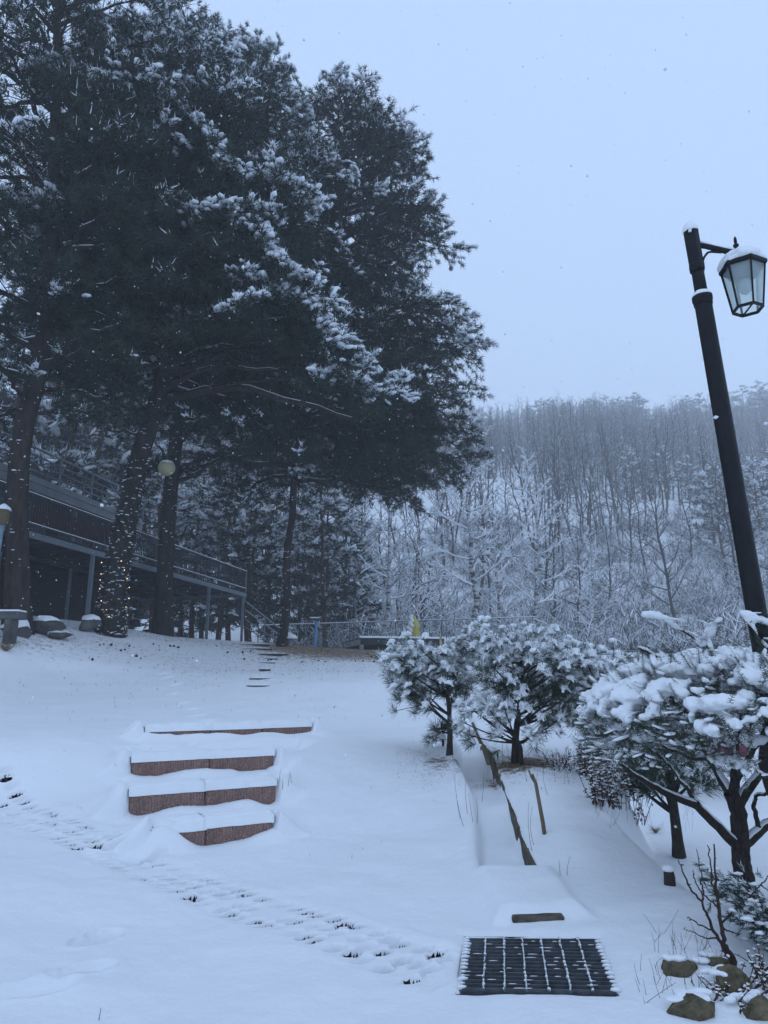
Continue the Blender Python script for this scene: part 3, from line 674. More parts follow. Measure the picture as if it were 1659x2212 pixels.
# stepping slabs further up the lawn
stones = [((530, 592), 1481), ((536, 585), 1466), ((560, 582), 1447), ((556, 594), 1432), ((570, 600), 1423), ((548, 610), 1413), ((526, 572), 1402), ((523, 570), 1393)]
for k, ((xa, xb), py) in enumerate(stones):
    A_ = hit(xa, py); B_ = hit(xb, py); c = (A_ + B_) / 2; L = np.linalg.norm(B_ - A_)
    nseg = 14; ang = np.linspace(0, 2 * math.pi, nseg, endpoint=False); rr = 1 + 0.14 * rng.normal(0, 1, nseg).clip(-1.2, 1.2)
    ring = np.stack([np.sign(np.cos(ang)) * np.abs(np.cos(ang)) ** 0.7 * rr * L / 2, np.sign(np.sin(ang)) * np.abs(np.sin(ang)) ** 0.7 * rr * 0.25, 0 * ang], -1)
    g = Geo(); z = bz(c[0], c[1] - 0.2); hh = -0.012 + 0.0008 * c[1]
    lo = ring + [c[0], c[1], z - 0.1]; hi = ring * [0.97, 0.97, 1] + [c[0], c[1], z + hh + 0.03]
    V = np.vstack([lo, hi, hi.mean(0)[None]]); T = []
    for q in range(nseg):
        p = (q + 1) % nseg; T += [[q, p, nseg + p], [q, nseg + p, nseg + q], [nseg + q, nseg + p, 2 * nseg]]
    g.add(V, T)
    th = thing('stepping_stone', (float(c[0]), float(c[1]), z), f'dark stone slab, {["lowest", "second", "third", "fourth", "fifth", "sixth", "seventh", "topmost"][k]} going up the stepping path on the lawn', 'stepping stone', 'stepping stones on the lawn')
    part('slab', g, M['slab'], th)
    s = Geo(); up = ring * [0.93, 0.9, 1] + [c[0], c[1] + 0.03, z + hh + 0.032]; top = ring * [0.7, 0.65, 1] + [c[0], c[1] + 0.03, z + hh + 0.062]
    V = np.vstack([up, top, top.mean(0)[None]]); s.add(V, T); part('snow_cap', s, M['snow'], th, True)

# ------------------------------------------------------------------ ditch walls
def wallstrip(name, xfun, y0, y1, w, ztop_off, depth, mat, lab, side):
    t = thing(name, (float(xfun(y0)), y0, bz(float(xfun(y0)), y0) - 0.3), lab, 'wall')
    y = y0; k = 0
    while y < y1:
        L = rng.uniform(0.5, 0.95); ye = min(y + L, y1)
        a = np.array([xfun(y) + side * w / 2 + rng.normal(0, .006), y + 0.006, 0.0]); b = np.array([xfun(ye) + side * w / 2 + rng.normal(0, .006), ye - 0.006, 0.0])
        dz_ = rng.uniform(-0.05, 0.012); a[2] = bz(a[0] + side * 0.1, a[1]) + ztop_off + dz_ - depth / 2; b[2] = bz(b[0] + side * 0.1, b[1]) + ztop_off - depth / 2 + dz_ + rng.normal(0, .012)
        d = unit(b - a); s = unit(np.cross(d, [0, 0, 1])); u = np.cross(s, d)
        V, T = rounded_box((a + b) / 2, (np.linalg.norm(b - a), w, depth), [d, s, u], 0.012, 0.004)
        part('stone', (V, T), mat, t); y = ye
    return t
wallstrip('ditch_wall', ditch_r, 6.42, 12.6, 0.040, -0.022, 0.40, M['mosswall'], 'mossy low wall along the far side of the snow-filled ditch', 1)
wallstrip('ditch_edging', lambda y: ditch_l(y) - 0.03, 6.42, 6.72, 0.06, -0.035, 0.30, M['mosswall'], 'short dark stub of edging at the mouth of the ditch', -1)
# pole lying along the ditch below the two young pines
A_ = at(1021, 1562, 11.6); B_ = at(1056, 1648, 9.75); g = Geo(); P_ = np.linspace(0, 1, 7)[:, None]
pts = A_ * (1 - P_) + B_ * P_ + rng.normal(0, .008, (7, 3)); g.tube(pts, np.linspace(0.022, 0.032, 7), 8)
o = part('leaning_pole', g, M['wood'], None, True); tag(o, 'bare pale pole leaning down into the ditch between two young pines', 'pole')
# wooden stake
A_ = hit(1180, 1812); A_[2] -= 0.1; B_ = at(1157, 1692, A_[1] + 0.05); C_ = at(1150, 1672, A_[1] + 0.05); g = Geo()
g.tube([A_, A_ * .6 + B_ * .4 + [0.006, 0, 0], B_, C_ + [0, 0, 0]], [0.021, 0.020, 0.017, 0.010], 7)
th = thing('wooden_stake', A_, 'weathered wooden stake leaning out of the snow beside the ditch', 'stake'); part('shaft', g, M['wood'], th, True)
g = Geo(); g.tube([B_, B_ + [-0.035, 0.01, 0.05], B_ + [-0.06, 0.0, 0.12]], [0.014, 0.010, 0.006], 6); part('broken_tip', g, M['wood'], th, True)

# ------------------------------------------------------------------ street lamp
LY = 5.5
lt = at(1492, 500, LY); lb = at(1637, 1340, LY); ax_ = unit(lt - lb)
base = lb + ax_ * ((-0.45 - lb[2]) / ax_[2])
t = thing('street_lamp', base, 'black leaning lamp post with snow-capped glass lantern beside the yew', 'street lamp')
pz = lambda z: base + ax_ * ((z - base[2]) / ax_[2])
def pyz(py, px=1500): return at(px, py, LY)[2]
zc, zs0, zs1 = pyz(640), pyz(578), pyz(497)
L_ = lambda z: (z - base[2]) / ax_[2]
g = Geo(); g.lathe([(0.12, 0.0), (0.12, 0.10), (0.080, 0.14), (0.078, 0.9), (0.070, L_(zc) - 0.06), (0.068, L_(zc) - 0.05)], base, ax_, 20); part('pole', g, M['black'], t, True)
g = Geo(); g.lathe([(0.072, L_(zc) - 0.09), (0.077, L_(zc) - 0.08), (0.077, L_(zc) - 0.05), (0.083, L_(zc) - 0.04), (0.083, L_(zc) - 0.005), (0.070, L_(zc) + 0.005)], base, ax_, 20); part('collar', g, M['black'], t, True)
g = Geo(); g.lathe([(0.052, L_(zc) - 0.02), (0.050, L_(zs0) + 0.02)], base, ax_, 16); part('upper_pole', g, M['black'], t, True)
g = Geo(); g.lathe([(0.056, L_(zs0) - 0.04), (0.064, L_(zs0) - 0.03), (0.066, L_(zs0) + 0.02), (0.062, L_(zs0) + 0.03), (0.064, L_(zs1) - 0.02), (0.052, L_(zs1))], base, ax_, 8); part('sleeve', g, M['black'], t)
for o_, r_, h_, nm in ((L_(zc), 0.074, 0.055, 'collar_snow'), (L_(zs1) - 0.01, 0.062, 0.085, 'top_snow')):
    g = Geo(); prof = [(r_ * 1.02, o_ - 0.012), (r_ * 1.05, o_ + 0.005), (r_ * 0.99, o_ + h_ * 0.35), (r_ * 0.80, o_ + h_ * 0.7), (r_ * 0.45, o_ + h_ * 0.95), (0.004, o_ + h_)]
    g.lathe(prof, base, ax_, 18); V, T = g.arrays(); V = V + rng.normal(0, 0.0022, V.shape); part(nm, (V, T), M['snow'], t, True)
# arm
arm0 = pz(zs1 - 0.14); HC = at(1604, 575, LY)           # lantern top centre
hubz = at(1590, 548, LY)[2]
armE = np.array([HC[0] - 0.04, HC[1], hubz])
g = Geo(); g.tube([arm0, arm0 * .7 + armE * .3 + [0, 0, 0.008], arm0 * .3 + armE * .7 + [0, 0, 0.004], armE], [0.024, 0.024, 0.025, 0.028], 10); part('arm', g, M['black'], t, True)
g = Geo(); q0 = pz(zs0 + 0.05); q1 = arm0 * .35 + armE * .65
br = [q0 + [0.055, 0, 0], q0 + [0.075, 0, 0.05], q0 + [0.11, 0, 0.095], q0 * .5 + q1 * .5 + [0.03, 0, 0.045], q1 + [0, 0, -0.02]]
g.tube(br, 0.010, 8); part('brace', g, M['black'], t, True)
g = Geo(); g.tube([arm0 + [0.06, 0, 0.022], arm0 * .5 + armE * .5 + [0, 0, 0.027], armE + [-0.02, 0, 0.03]], [0.012, 0.017, 0.018], 8); part('arm_snow', g, M['snow'], t, True)
# lantern: hexagonal, tapering downward
RT, RB, LH = 0.172, 0.118, 0.39
topc = np.array([HC[0], HC[1], HC[2] - 0.02]); botc = topc - [0, 0, LH]
hexa = lambda c, r, a0=0.42: np.array([c + [r * math.cos(a0 + k * math.pi / 3), r * math.sin(a0 + k * math.pi / 3), 0] for k in range(6)])
ht, hb = hexa(topc, RT), hexa(botc, RB)
lan = part('lantern', (lambda g: (g.lathe([(RT + 0.012, -0.012), (RT + 0.02, 0.0), (RT + 0.02, 0.022), (RT * 0.85, 0.06), (RT * 0.5, 0.13), (0.05, 0.17), (0.02, 0.20)], topc, (0, 0, 1), 6), g)[1])(Geo()), M['black'], t)
# turn the roof to the panes
V = np.array([v.co[:] for v in lan.data.vertices]); cN = topc
a_off = math.atan2(*(V[0] - cN)[[1, 0]]) - 0.42; R_ = np.array([[math.cos(-a_off), -math.sin(-a_off)], [math.sin(-a_off), math.cos(-a_off)]])
V[:, :2] = (V[:, :2] - cN[:2]) @ R_.T + cN[:2]; lan.data.vertices.foreach_set('co', V.astype(np.float32).ravel()); lan.data.update()
for k in range(6):
    p = (k + 1) % 6; g = Geo(); g.bar(ht[k], hb[k], 0.013, 0.013, (0.3, 0.2, 0.9)); part('glazing_bar', g, M['black'], lan)
    g = Geo(); g.bar(hb[k], hb[p], 0.016, 0.022); part('bottom_rim', g, M['black'], lan)
    g = Geo(); i_ = 0.96; q = [topc + (ht[k] - topc) * i_, topc + (ht[p] - topc) * i_, botc + (hb[p] - botc) * i_, botc + (hb[k] - botc) * i_]
    nrm = unit(np.cross(q[1] - q[0], q[3] - q[0])) * 0.003; V = np.array(q + [w_ + nrm for w_ in q])
    g.add(V, [[0, 1, 2], [0, 2, 3], [4, 6, 5], [4, 7, 6], [0, 4, 5], [0, 5, 1], [1, 5, 6], [1, 6, 2], [2, 6, 7], [2, 7, 3], [3, 7, 4], [3, 4, 0]]); part('pane', g, M['glass'], lan)
g = Geo(); g.bar(hb[1], hb[4], 0.010, 0.012); part('bottom_bar', g, M['black'], lan)
g = Geo(); g.lathe([(0.03, -0.02), (0.034, -0.06), (0.022, -0.09), (0.05, -0.13), (0.055, -0.18), (0.045, -0.22), (0.01, -0.25)], topc, (0, 0, 1), 12); part('lamp_bulb', g, simple('frosted_bulb', (0.55, 0.57, 0.58), 0.3, 0.1), lan, True)
g = Geo(); g.lathe([(RT * .80, -0.01), (RT * .76, -0.06), (RT * .55, -0.11), (RT * .3, -0.12), (0.02, -0.10)], topc, (0, 0, 1), 6); part('inner_shade', g, simple('inner_shade_grey', (0.16, 0.18, 0.19), 0.6, 0.3, 20.0), lan, True)  # grey cup added for the shade inside the lantern's upper half
g = Geo(); fo = topc + [-0.035, 0, 0.155]
g.lathe([(0.036, 0), (0.036, 0.02), (0.014, 0.035), (0.014, 0.05), (0.024, 0.06), (0.024, 0.072), (0.011, 0.08), (0.014, 0.10), (0.012, 0.135), (0.003, 0.155)], fo, (0, 0, 1), 10); part('finial', g, M['black'], lan, True)
cs, rs = [], []
for k in range(46):
    a = rng.uniform(0, 6.28); rr = RT * 0.92 * math.sqrt(rng.random()); cs.append(topc + [rr * math.cos(a), rr * math.sin(a), 0.045 + 0.115 * (1 - (rr / RT) ** 1.4)]); rs.append((0.05, 0.05, 0.042))
for k in range(24):
    a = k * 6.283 / 24; rr = RT * 0.97 * (0.93 + 0.05 * math.cos(6 * (a - 0.42))); cs.append(topc + [rr * math.cos(a), rr * math.sin(a), 0.042 + rng.normal(0, .004)]); rs.append((0.034, 0.034, 0.030))
fuse('lantern_snow', cs, rs, 0.009, M['snow'], lan, 0.006, smooth_iter=4)

# ------------------------------------------------------------------ raised deck with railings
p1 = at(190, 1345, 24); p4 = at(523, 1392, 37); DD = unit((p4 - p1)[:2]); DN = np.array([-DD[1], DD[0]])
def dk(s, n, z): q = p1[:2] + DD * s + DN * n; return np.array([q[0], q[1], z])
DZ = 5.62; S1 = float(np.linalg.norm((p4 - p1)[:2])); S0 = -9.0
deck = thing('raised_deck', dk(0, 3, 3.2), 'long raised terrace deck on slim steel posts behind the pine trunks', 'deck')
def gpart(nm, mat, parent, *bars, sm=False):
    g = Geo()
    for b in bars: g.bar(*b)
    return part(nm, g, mat, parent, sm)
gpart('edge_beam', M['steel'], deck, (dk(S0, 0, DZ + 0.09), dk(S1 + 0.2, 0, DZ + 0.09), 0.08, 0.18))
gpart('end_beam', M['steel'], deck, (dk(S1 + 0.16, 0.04, DZ + 0.088), dk(S1 + 0.16, 5.5, DZ + 0.088), 0.08, 0.17))
gpart('back_beam', M['darksteel'], deck, (dk(S0, 5.5, DZ + 0.09), dk(S1 + 0.1, 5.5, DZ + 0.09), 0.08, 0.18))
gpart('middle_beam', M['darksteel'], deck, (dk(S0, 2.7, DZ + 0.06), dk(S1 + 0.1, 2.7, DZ + 0.06), 0.08, 0.16))
gpart('floor_boards', M['deckwood'], deck, (dk(S0, 2.76, DZ + 0.215), dk(S1 + 0.2, 2.76, DZ + 0.215), 5.6, 0.06))
for k in range(15):
    s = S0 + (S1 - S0) * (k + 0.5) / 15; gpart('joist', M['darksteel'], deck, (dk(s, 0.08, DZ + 0.10), dk(s, 5.44, DZ + 0.10), 0.05, 0.12))
post_s = []
for px, py, y in ((190, 1345, 24), (330, 1365, 28.5), (443, 1385, 33), (523, 1392, 37)): post_s.append(float((at(px, py, y)[:2] - p1[:2]) @ DD))
for s in [-6.5, -3.4] + post_s:
    gpart('post', M['steel'], deck, (dk(s, 0.05, bz(*dk(s, 0, 0)[:2]) - 0.3), dk(s, 0.05, DZ), 0.12, 0.12))
for s in (-5, -1.2, 2.6, 6.4, 10.2):
    gpart('post', M['steel'], deck, (dk(s, 2.7, bz(*dk(s, 2.7, 0)[:2]) - 0.3), dk(s, 2.7, DZ), 0.09, 0.09))
    gpart('post', M['steel'], deck, (dk(s + 1, 5.4, bz(*dk(s, 5.4, 0)[:2]) - 0.3), dk(s + 1, 5.4, DZ), 0.09, 0.09))
rail = thing('deck_railing', dk(S1 / 2, 0, DZ + 0.2), 'dark steel baluster railing along the edge of the raised deck', 'railing')
R0, R1 = DZ + 0.42, DZ + 1.32
gpart('top_rail', M['darksteel'], rail, (dk(S0, 0, R1), dk(S1 + 0.16, 0, R1), 0.06, 0.05))
gpart('bottom_rail', M['darksteel'], rail, (dk(S0, 0, R0), dk(S1 + 0.16, 0, R0), 0.05, 0.04))
gpart('top_rail_snow', M['snow_tree'], rail, (dk(S0, 0, R1 + 0.04), dk(S1 + 0.16, 0, R1 + 0.04), 0.05, 0.03))
gpart('bottom_rail_snow', M['snow_tree'], rail, (dk(S0, -0.005, R0 + 0.032), dk(S1 + 0.16, -0.005, R0 + 0.032), 0.05, 0.024))
bal = Geo(); bal.bar((0, 0, 0), (0, 0, R1 - R0), 0.028, 0.028, (1, 0, 0)); V, T = bal.arrays(); bme = mesh('baluster', V, T, M['darksteel'])
sb = S0
while sb < S1 + 0.1:
    o = bpy.data.objects.new('baluster', bme); COL.objects.link(o); o.parent = rail
    q = dk(sb, 0, R0) - np.array(rail.location); o.location = q; sb += 0.125
for s in np.arange(S0, S1 + 0.3, 1.9): gpart('rail_post', M['darksteel'], rail, (dk(s, 0, DZ + 0.25), dk(s, 0, R1 + 0.02), 0.06, 0.06))
gpart('rail_post', M['steel'], rail, (dk(S1 + 0.16, 0, DZ - 0.2), dk(S1 + 0.16, 0, R1 + 0.02), 0.07, 0.07))
er = thing('deck_end_railing', dk(S1 + 0.16, 2.5, DZ + 0.2), 'short dark railing closing the narrow end of the deck', 'railing')
gpart('top_rail', M['darksteel'], er, (dk(S1 + 0.16, 0.1, R1 - .01), dk(S1 + 0.16, 5.4, R1 - .01), 0.06, 0.05))
gpart('bottom_rail', M['darksteel'], er, (dk(S1 + 0.16, 0.1, R0), dk(S1 + 0.16, 5.4, R0), 0.05, 0.04))
for s in np.arange(0.2, 5.4, 0.14):
    o = bpy.data.objects.new('baluster', bme); COL.objects.link(o); o.parent = er; o.location = dk(S1 + 0.16, s, R0) - np.array(er.location)
# dark red banner tied behind the balusters
g = Geo(); sA, sB = float((at(160, 1, 23)[:2] - p1[:2]) @ DD), 0
A0 = -3.3; B0 = 1.0; nseg = 16
top, bot = [], []
for k in range(nseg + 1):
    u = k / nseg; s = A0 + (B0 - A0) * u; rd = min(1, (u / 0.12)) ** 0.5 if u < 0.12 else 1
    w = 0.03 * math.sin(u * 23); top.append(dk(s, 0.10 + w, R0 + 0.05 + 0.62 * (0.35 + 0.65 * rd))); bot.append(dk(s, 0.10 - w, R0 + 0.02))
V = np.array(top + bot + [q + np.array([*DN * 0.02, 0]) for q in top + bot]); m_ = nseg + 1; T = []
for k in range(nseg): T += [[k, k + 1, m_ + k + 1], [k, m_ + k + 1, m_ + k], [2 * m_ + k, 2 * m_ + m_ + k + 1, 2 * m_ + k + 1], [2 * m_ + k, 2 * m_ + m_ + k, 2 * m_ + m_ + k + 1]]
g.add(V, T); o = part('banner', g, M['banner'], None, True); tag(o, 'dark red cloth hung behind the deck balusters', 'banner')

# building with roof terrace behind the deck
UO = 4.0; UZ = 8.85
ub = thing('terrace_building', dk(0, 8, 3.2), 'low building with pale fascia band and roof terrace above the deck', 'building')
U0, U1 = -12.0, 9.6
gpart('wall', M['deckwood'], ub, (dk(U0, 7.6, 6.0), dk(U1 - 0.4, 7.6, 6.0), 6.6, 5.6))
for k, (zz, hh, off) in enumerate(((UZ - 0.16, 0.30, 0.0), (UZ + 0.06, 0.12, -0.05), (UZ + 0.20, 0.15, 0.02))):
    gpart('fascia_strip', M['palegrey'], ub, (dk(U0, UO + off, zz), dk(U1, UO + off, zz), 0.08, hh))
gpart('end_fascia', M['palegrey'], ub, (dk(U1 - .04, UO + 0.1, UZ), dk(U1 - .04, UO + 6.6, UZ), 0.08, 0.56))
gpart('roof', M['concrete'], ub, (dk(U0, UO + 3.4, UZ - 0.05), dk(U1 - 0.1, UO + 3.4, UZ - 0.05), 6.6, 0.2))
for s in np.arange(-10.6, U1 - 1, 2.4):
    w_ = gpart('window', M['steel'], ub, (dk(s, 4.26, 7.2), dk(s + 1.5, 4.26, 7.2), 0.06, 1.5)); gpart('pane', M['darksteel'], w_, (dk(s + .06, 4.22, 7.2), dk(s + 1.44, 4.22, 7.2), 0.03, 1.38))
for s in np.arange(U0 + 1, U1, 3.1): gpart('support_post', M['steel'], ub, (dk(s, UO + 0.1, 5.9), dk(s, UO + 0.1, UZ - 0.32), 0.10, 0.10))
ur = thing('roof_railing', dk(0, UO, UZ + 0.3), 'grey railing of four horizontal bars around the roof terrace', 'railing')
for k in range(4):
    gpart('rail', M['steel'], ur, (dk(U0, UO, UZ + 0.5 + 0.29 * k), dk(U1, UO, UZ + 0.5 + 0.29 * k), 0.05, 0.06))
for s in np.arange(U0, U1 + 0.1, 2.16): gpart('post', M['steel'], ur, (dk(s, UO - 0.03, UZ + 0.25), dk(s, UO - 0.03, UZ + 1.42), 0.06, 0.06))
gpart('rail_snow', M['snow_tree'], ur, (dk(U0, UO, UZ + 1.41), dk(U1, UO, UZ + 1.41), 0.045, 0.022))

# retaining stones in the dark below the deck
rw = thing('retaining_wall', dk(1, 6.0, 3.2), 'dark stone retaining wall in the shade below the deck', 'wall')
for row in range(5):
    s = S0 + rng.random()
    while s < S1 - 0.4:
        L = rng.uniform(0.7, 1.3); V, T = ICO1; c = dk(s + L / 2, 6.0 + rng.normal(0, .08), 3.25 + row * 0.52)
        ax = [[*DD, 0], [*DN, 0], [0, 0, 1]]
        part('stone', (c + ((np.clip(V, -0.72, 0.72) / 0.72) * (L / 2 * 0.97, 0.3, 0.25) * (1 + 0.12 * rng.normal(0, 1, (len(V), 1)))) @ np.array(ax), T), M['rock'], rw); s += L

# stair handrail coming down at the end of the deck
sr = thing('stair_handrail', at(560, 1390, 37.5), 'sloping steel handrail coming down from the end of the deck', 'handrail')
a0, a1 = at(531, 1300, 37.4), at(614, 1366, 37.6)
for k, dz in enumerate((0, -0.45, -0.9, -1.3)):
    gpart('rail', M['steel'], sr, (a0 + [0, 0, dz], a1 + [0, 0, dz * 0.72], 0.05, 0.05))
    if k < 2: gpart('rail_snow', M['snow_tree'], sr, (a0 + [0, 0, dz + 0.035], a1 + [0, 0, dz * 0.72 + 0.035], 0.045, 0.02))
for f in (0.5, 1.0):
    q = a0 * (1 - f) + a1 * f; gpart('post', M['steel'], sr, (q, np.array([q[0], q[1], 2.6]), 0.06, 0.06))

# chain-link fence beyond the lawn
fy = 40.0
fe = thing('chain_link_fence', at(690, 1400, fy), 'snowy chain-link fence between the lawn and the wood', 'fence')
FX0, FX1 = -7.0, 8.5; zt = lambda x: 4.42 + 0.03 * (x + 4); zb = lambda x: 2.9 + 0.0 * x
fp = np.arange(FX0, FX1 + .1, 2.55)
for x in fp: gpart('post', M['darksteel'], fe, ((x, fy, 2.4), (x, fy, zt(x) + 0.08), 0.045, 0.045))
gpart('top_rail', M['steel'], fe, ((FX0, fy, zt(FX0)), (FX1, fy, zt(FX1)), 0.035, 0.035))
gpart('middle_rail', M['steel'], fe, ((FX0, fy - .002, 3.05), (FX1, fy - .002, 3.3), 0.045, 0.045))
gpart('rail_snow', M['snow_tree'], fe, ((FX0, fy, zt(FX0) + 0.04), (FX1, fy, zt(FX1) + 0.04), 0.06, 0.035))
g = Geo(); st = 0.16
for x in np.arange(FX0, FX1 - 1.4, st):
    g.bar((x, fy + .03, 2.95), (x + 1.45, fy + .03, 4.42), 0.006, 0.006); g.bar((x + 1.45, fy + .035, 2.95), (x, fy + .035, 4.42), 0.006, 0.006)
part('wire_mesh', g, M['steel'], fe, False, 'stuff')
# blue post with lamp
q0 = at(679, 1402, 36.5); q1 = at(684, 1342, 36.5)
bp_ = thing('blue_post', q0, 'light blue painted post at the fence behind the lawn', 'post')
g = Geo(); g.tube([q0 - [0, 0, .3], q1], [0.09, 0.085], 10); part('shaft', g, M['bluepost'], bp_, True)
g = Geo(); g.box(q1 + [-0.08, 0, 0.1], (0.42, 0.2, 0.1)); part('bracket', g, M['darksteel'], bp_)
g = Geo(); g.box(q1 + [-0.08, 0, 0.18], (0.44, 0.22, 0.06)); part('snow_cap', g, M['snow_tree'], bp_)

# low platform with parasol
PL, PR = at(779, 1386, 35.5), at(1030, 1374, 37.0)
pd = unit((PR - PL)[:2]); pn = np.array([-pd[1], pd[0]]); PLN = float(np.linalg.norm((PR - PL)[:2])) + 4.0; PZ = 3.42
def pq(s, n, z): q = PL[:2] + pd * s + pn * n; return np.array([q[0], q[1], z])
pt = thing('low_platform', pq(3, 2, 2.8), 'low timber platform with snowy rim at the end of the lawn', 'platform')
gpart('front_beam', M['deckwood'], pt, (pq(0, 0, PZ - 0.16), pq(PLN, 0, PZ - 0.16), 0.10, 0.32))
gpart('floor', M['deckwood'], pt, (pq(0, 2.0, PZ - 0.02), pq(PLN, 2.0, PZ - 0.02), 3.9, 0.06))
gpart('snow_rim', M['snow'], pt, (pq(-0.06, 0.03, PZ + 0.055), pq(PLN, 0.03, PZ + 0.055), 0.30, 0.09))
gpart('side_beam', M['concrete'], pt, (pq(0.05, 0.06, PZ - 0.162), pq(0.05, 3.9, PZ - 0.162), 0.10, 0.32))
for s in (0.06, 1.9, 3.7, 5.6, 7.5): gpart('post', M['concrete'], pt, (pq(s, 0.02, 2.2), pq(s, 0.02, PZ - 0.32), 0.22, 0.22))
gpart('back_wall', M['deckwood'], pt, (pq(0, 3.6, 2.9), pq(PLN, 3.6, 2.9), 0.1, 1.0))
q = at(953, 1400, 34.8); g = Geo(); g.bar(q - [0, 0, .3], at(952, 1374, 34.8), 0.12, 0.12, (1, 0, 0)); o = part('short_yellow_post', g, M['yellowwood']); tag(o, 'short bare yellowish wooden post before the low platform', 'post')
pc = pq(3.35, 2.2, PZ + 0.02); pcT = at(926, 1330, pc[1])
pr = thing('parasol', pc, 'folded yellow parasol standing on the low platform', 'parasol')
g = Geo(); g.tube([pc, [pc[0], pc[1], pcT[2]]], 0.03, 8); part('pole', g, M['steel'], pr, True)
Hh = pcT[2] - pc[2]; nr, ns = 10, 18; V = []
for i in range(nr):
    u = i / (nr - 1)
    for j in range(ns):
        a = j * 6.283 / ns; r = (0.05 + 0.46 * (1 - u) ** 0.75) * (1 + 0.22 * math.cos(6 * a + 0.5)) * (0.82 + 0.18 * (u > 0.55))
        V.append(pc + [r * math.cos(a) + 0.02 * rng.normal(), 0.75 * r * math.sin(a), 0.02 + Hh * (0.0 + u)])
T = []
for i in range(nr - 1):
    for j in range(ns):
        a = i * ns + j; b = i * ns + (j + 1) % ns; T += [[a, b, b + ns], [a, b + ns, a + ns]]
part('canopy', (np.array(V), T), M['yellow'], pr, True)
cs = [pc + [-0.10 + rng.normal(0, .05) - 0.14 * (1 - u), -0.16, Hh * u] for u in np.linspace(0.1, 0.98, 14)]; fuse('snow', cs, [(0.10 + 0.07 * (1 - u), 0.10, 0.10) for u in np.linspace(0.1, 0.98, 14)], 0.03, M['snow'], pr)
# mushroom garden light
q = hit(626, 1396); gl = thing('garden_light', q, 'short mushroom-shaped garden light with snow cap near the fence', 'garden light')
g = Geo(); g.lathe([(0.12, -0.1), (0.12, 0.28), (0.10, 0.30)], q, (0, 0, 1), 12); part('stem', g, M['concrete'], gl, True)
g = Geo(); g.lathe([(0.30, 0.29), (0.31, 0.33), (0.22, 0.43), (0.10, 0.48), (0.01, 0.50)], q, (0, 0, 1), 14); part('snow_cap', g, M['snow'], gl, True)
# small black spike light under the young pine
q0 = hit(957, 1612); q1 = at(957, 1578, q0[1]); sl = thing('spike_light', q0, 'small black spike light under the young pine by the ditch', 'garden light')
g = Geo(); g.bar(q0 - [0, 0, .1], q1, 0.035, 0.035, (1, 0, 0)); part('spike', g, M['black'], sl)
g = Geo(); g.box(q1 + [0, 0, 0.025], (0.17, 0.12, 0.03)); g2 = Geo(); g2.box(q1 + [0.02, 0, 0.075], (0.11, 0.09, 0.07)); part('plate', g, M['black'], sl); part('lamp_head', g2, M['black'], sl)
V, T = ICO2; part('snow_cap', (q1 + [0.02, 0, 0.115] + V * (0.065, 0.055, 0.035), T), M['snow'], sl, True)

# boulders, bench and lantern post by the pines
def boulder(name, c, s, lab, mat, cat='boulder', group=None, snow=True, seed=0):
    r_ = np.random.default_rng(100 + seed); V, T = ICO3
    pts = V * 1.12
    for q in range(13):
        nn = unit(r_.normal(0, 1, 3)); dd_ = r_.uniform(0.62, 0.95); pts = pts - np.maximum(pts @ nn - dd_, 0)[:, None] * nn
    pts = pts + 0.13 * fbm(V[:, 0] * 3.1 + seed + V[:, 2] * 1.7, V[:, 1] * 2.3 - V[:, 2] * 1.9, 3)[:, None] * V
    th = thing(name, (c[0], c[1], c[2] - s[2]), lab, cat, group)
    part('body', (np.asarray(c) + pts * s, T), mat, th, False)
    if snow:
        m = V[:, 2] > 0.42; W = np.asarray(c) + pts * s; W = W + np.array([0, 0, 1]) * (0.045 + 0.16 * (V[:, 2:3] - 0.42).clip(0)) * s[2] / 0.3; keep = m[T].all(1)
        part('snow_cap', (W - [0, 0, 0.02 * s[2] / 0.3], T[keep]), M['snow'], th, True)
    return th
boulder('boulder', at(96, 1356, 18.6), (0.48, 0.36, 0.24), 'large grey boulder with thick snow cap behind the pine on the mound', M['rock'], seed=1)
boulder('boulder', at(38, 1370, 17.6), (0.46, 0.36, 0.26), 'dark squat boulder beside the stone bench', M['rock'], seed=2)
boulder('boulder', at(192, 1350, 20.4), (0.32, 0.3, 0.22), 'pointed boulder at the foot of the ivy-wrapped pine', M['rock'], seed=3)
boulder('boulder', at(130, 1372, 18.4), (0.36, 0.3, 0.10), 'low flat boulder mostly buried in snow on the mound', M['rock'], seed=4)
for k, (px, n_, s_) in enumerate(((395, 1.8, 0.5), (430, 3.0, 0.6), (300, 3.2, 0.7))):
    q = dk(3 + 3.4 * k, n_, 3.4); boulder('boulder', q, (s_, 0.45, 0.42), 'shaded boulder lying on bare earth below the deck', M['rock'], 'boulder', 'boulders below the deck', False, 7 + k)
bc = at(8, 1330, 16.6); be = thing('stone_bench', (bc[0], bc[1], bz(bc[0], bc[1])), 'plain stone bench with snow on its seat at the mound', 'bench')
g = Geo(); V, T = rounded_box(bc + [-0.3, 0, 0.0], (1.5, 0.42, 0.17), np.eye(3), 0.02); g.add(V, T); part('seat', g, M['rock'], be)
g = Geo(); V, T = rounded_box(bc + [-0.3, 0, 0.105], (1.48, 0.40, 0.045), np.eye(3), 0.018); g.add(V, T); part('seat_snow', g, M['snow'], be, True)
for s in (-0.8, 0.2): g = Geo(); V, T = rounded_box(bc + [s, 0, -0.36], (0.16, 0.36, 0.56), np.eye(3), 0.015); g.add(V, T); part('leg', g, M['rock'], be)
lc = at(7, 1110, 16.9); lpz = bz(lc[0], lc[1]); lp = thing('lantern_post', (lc[0], lc[1], lpz), 'pale blue post carrying a small ochre lantern beside the bench', 'lantern post')
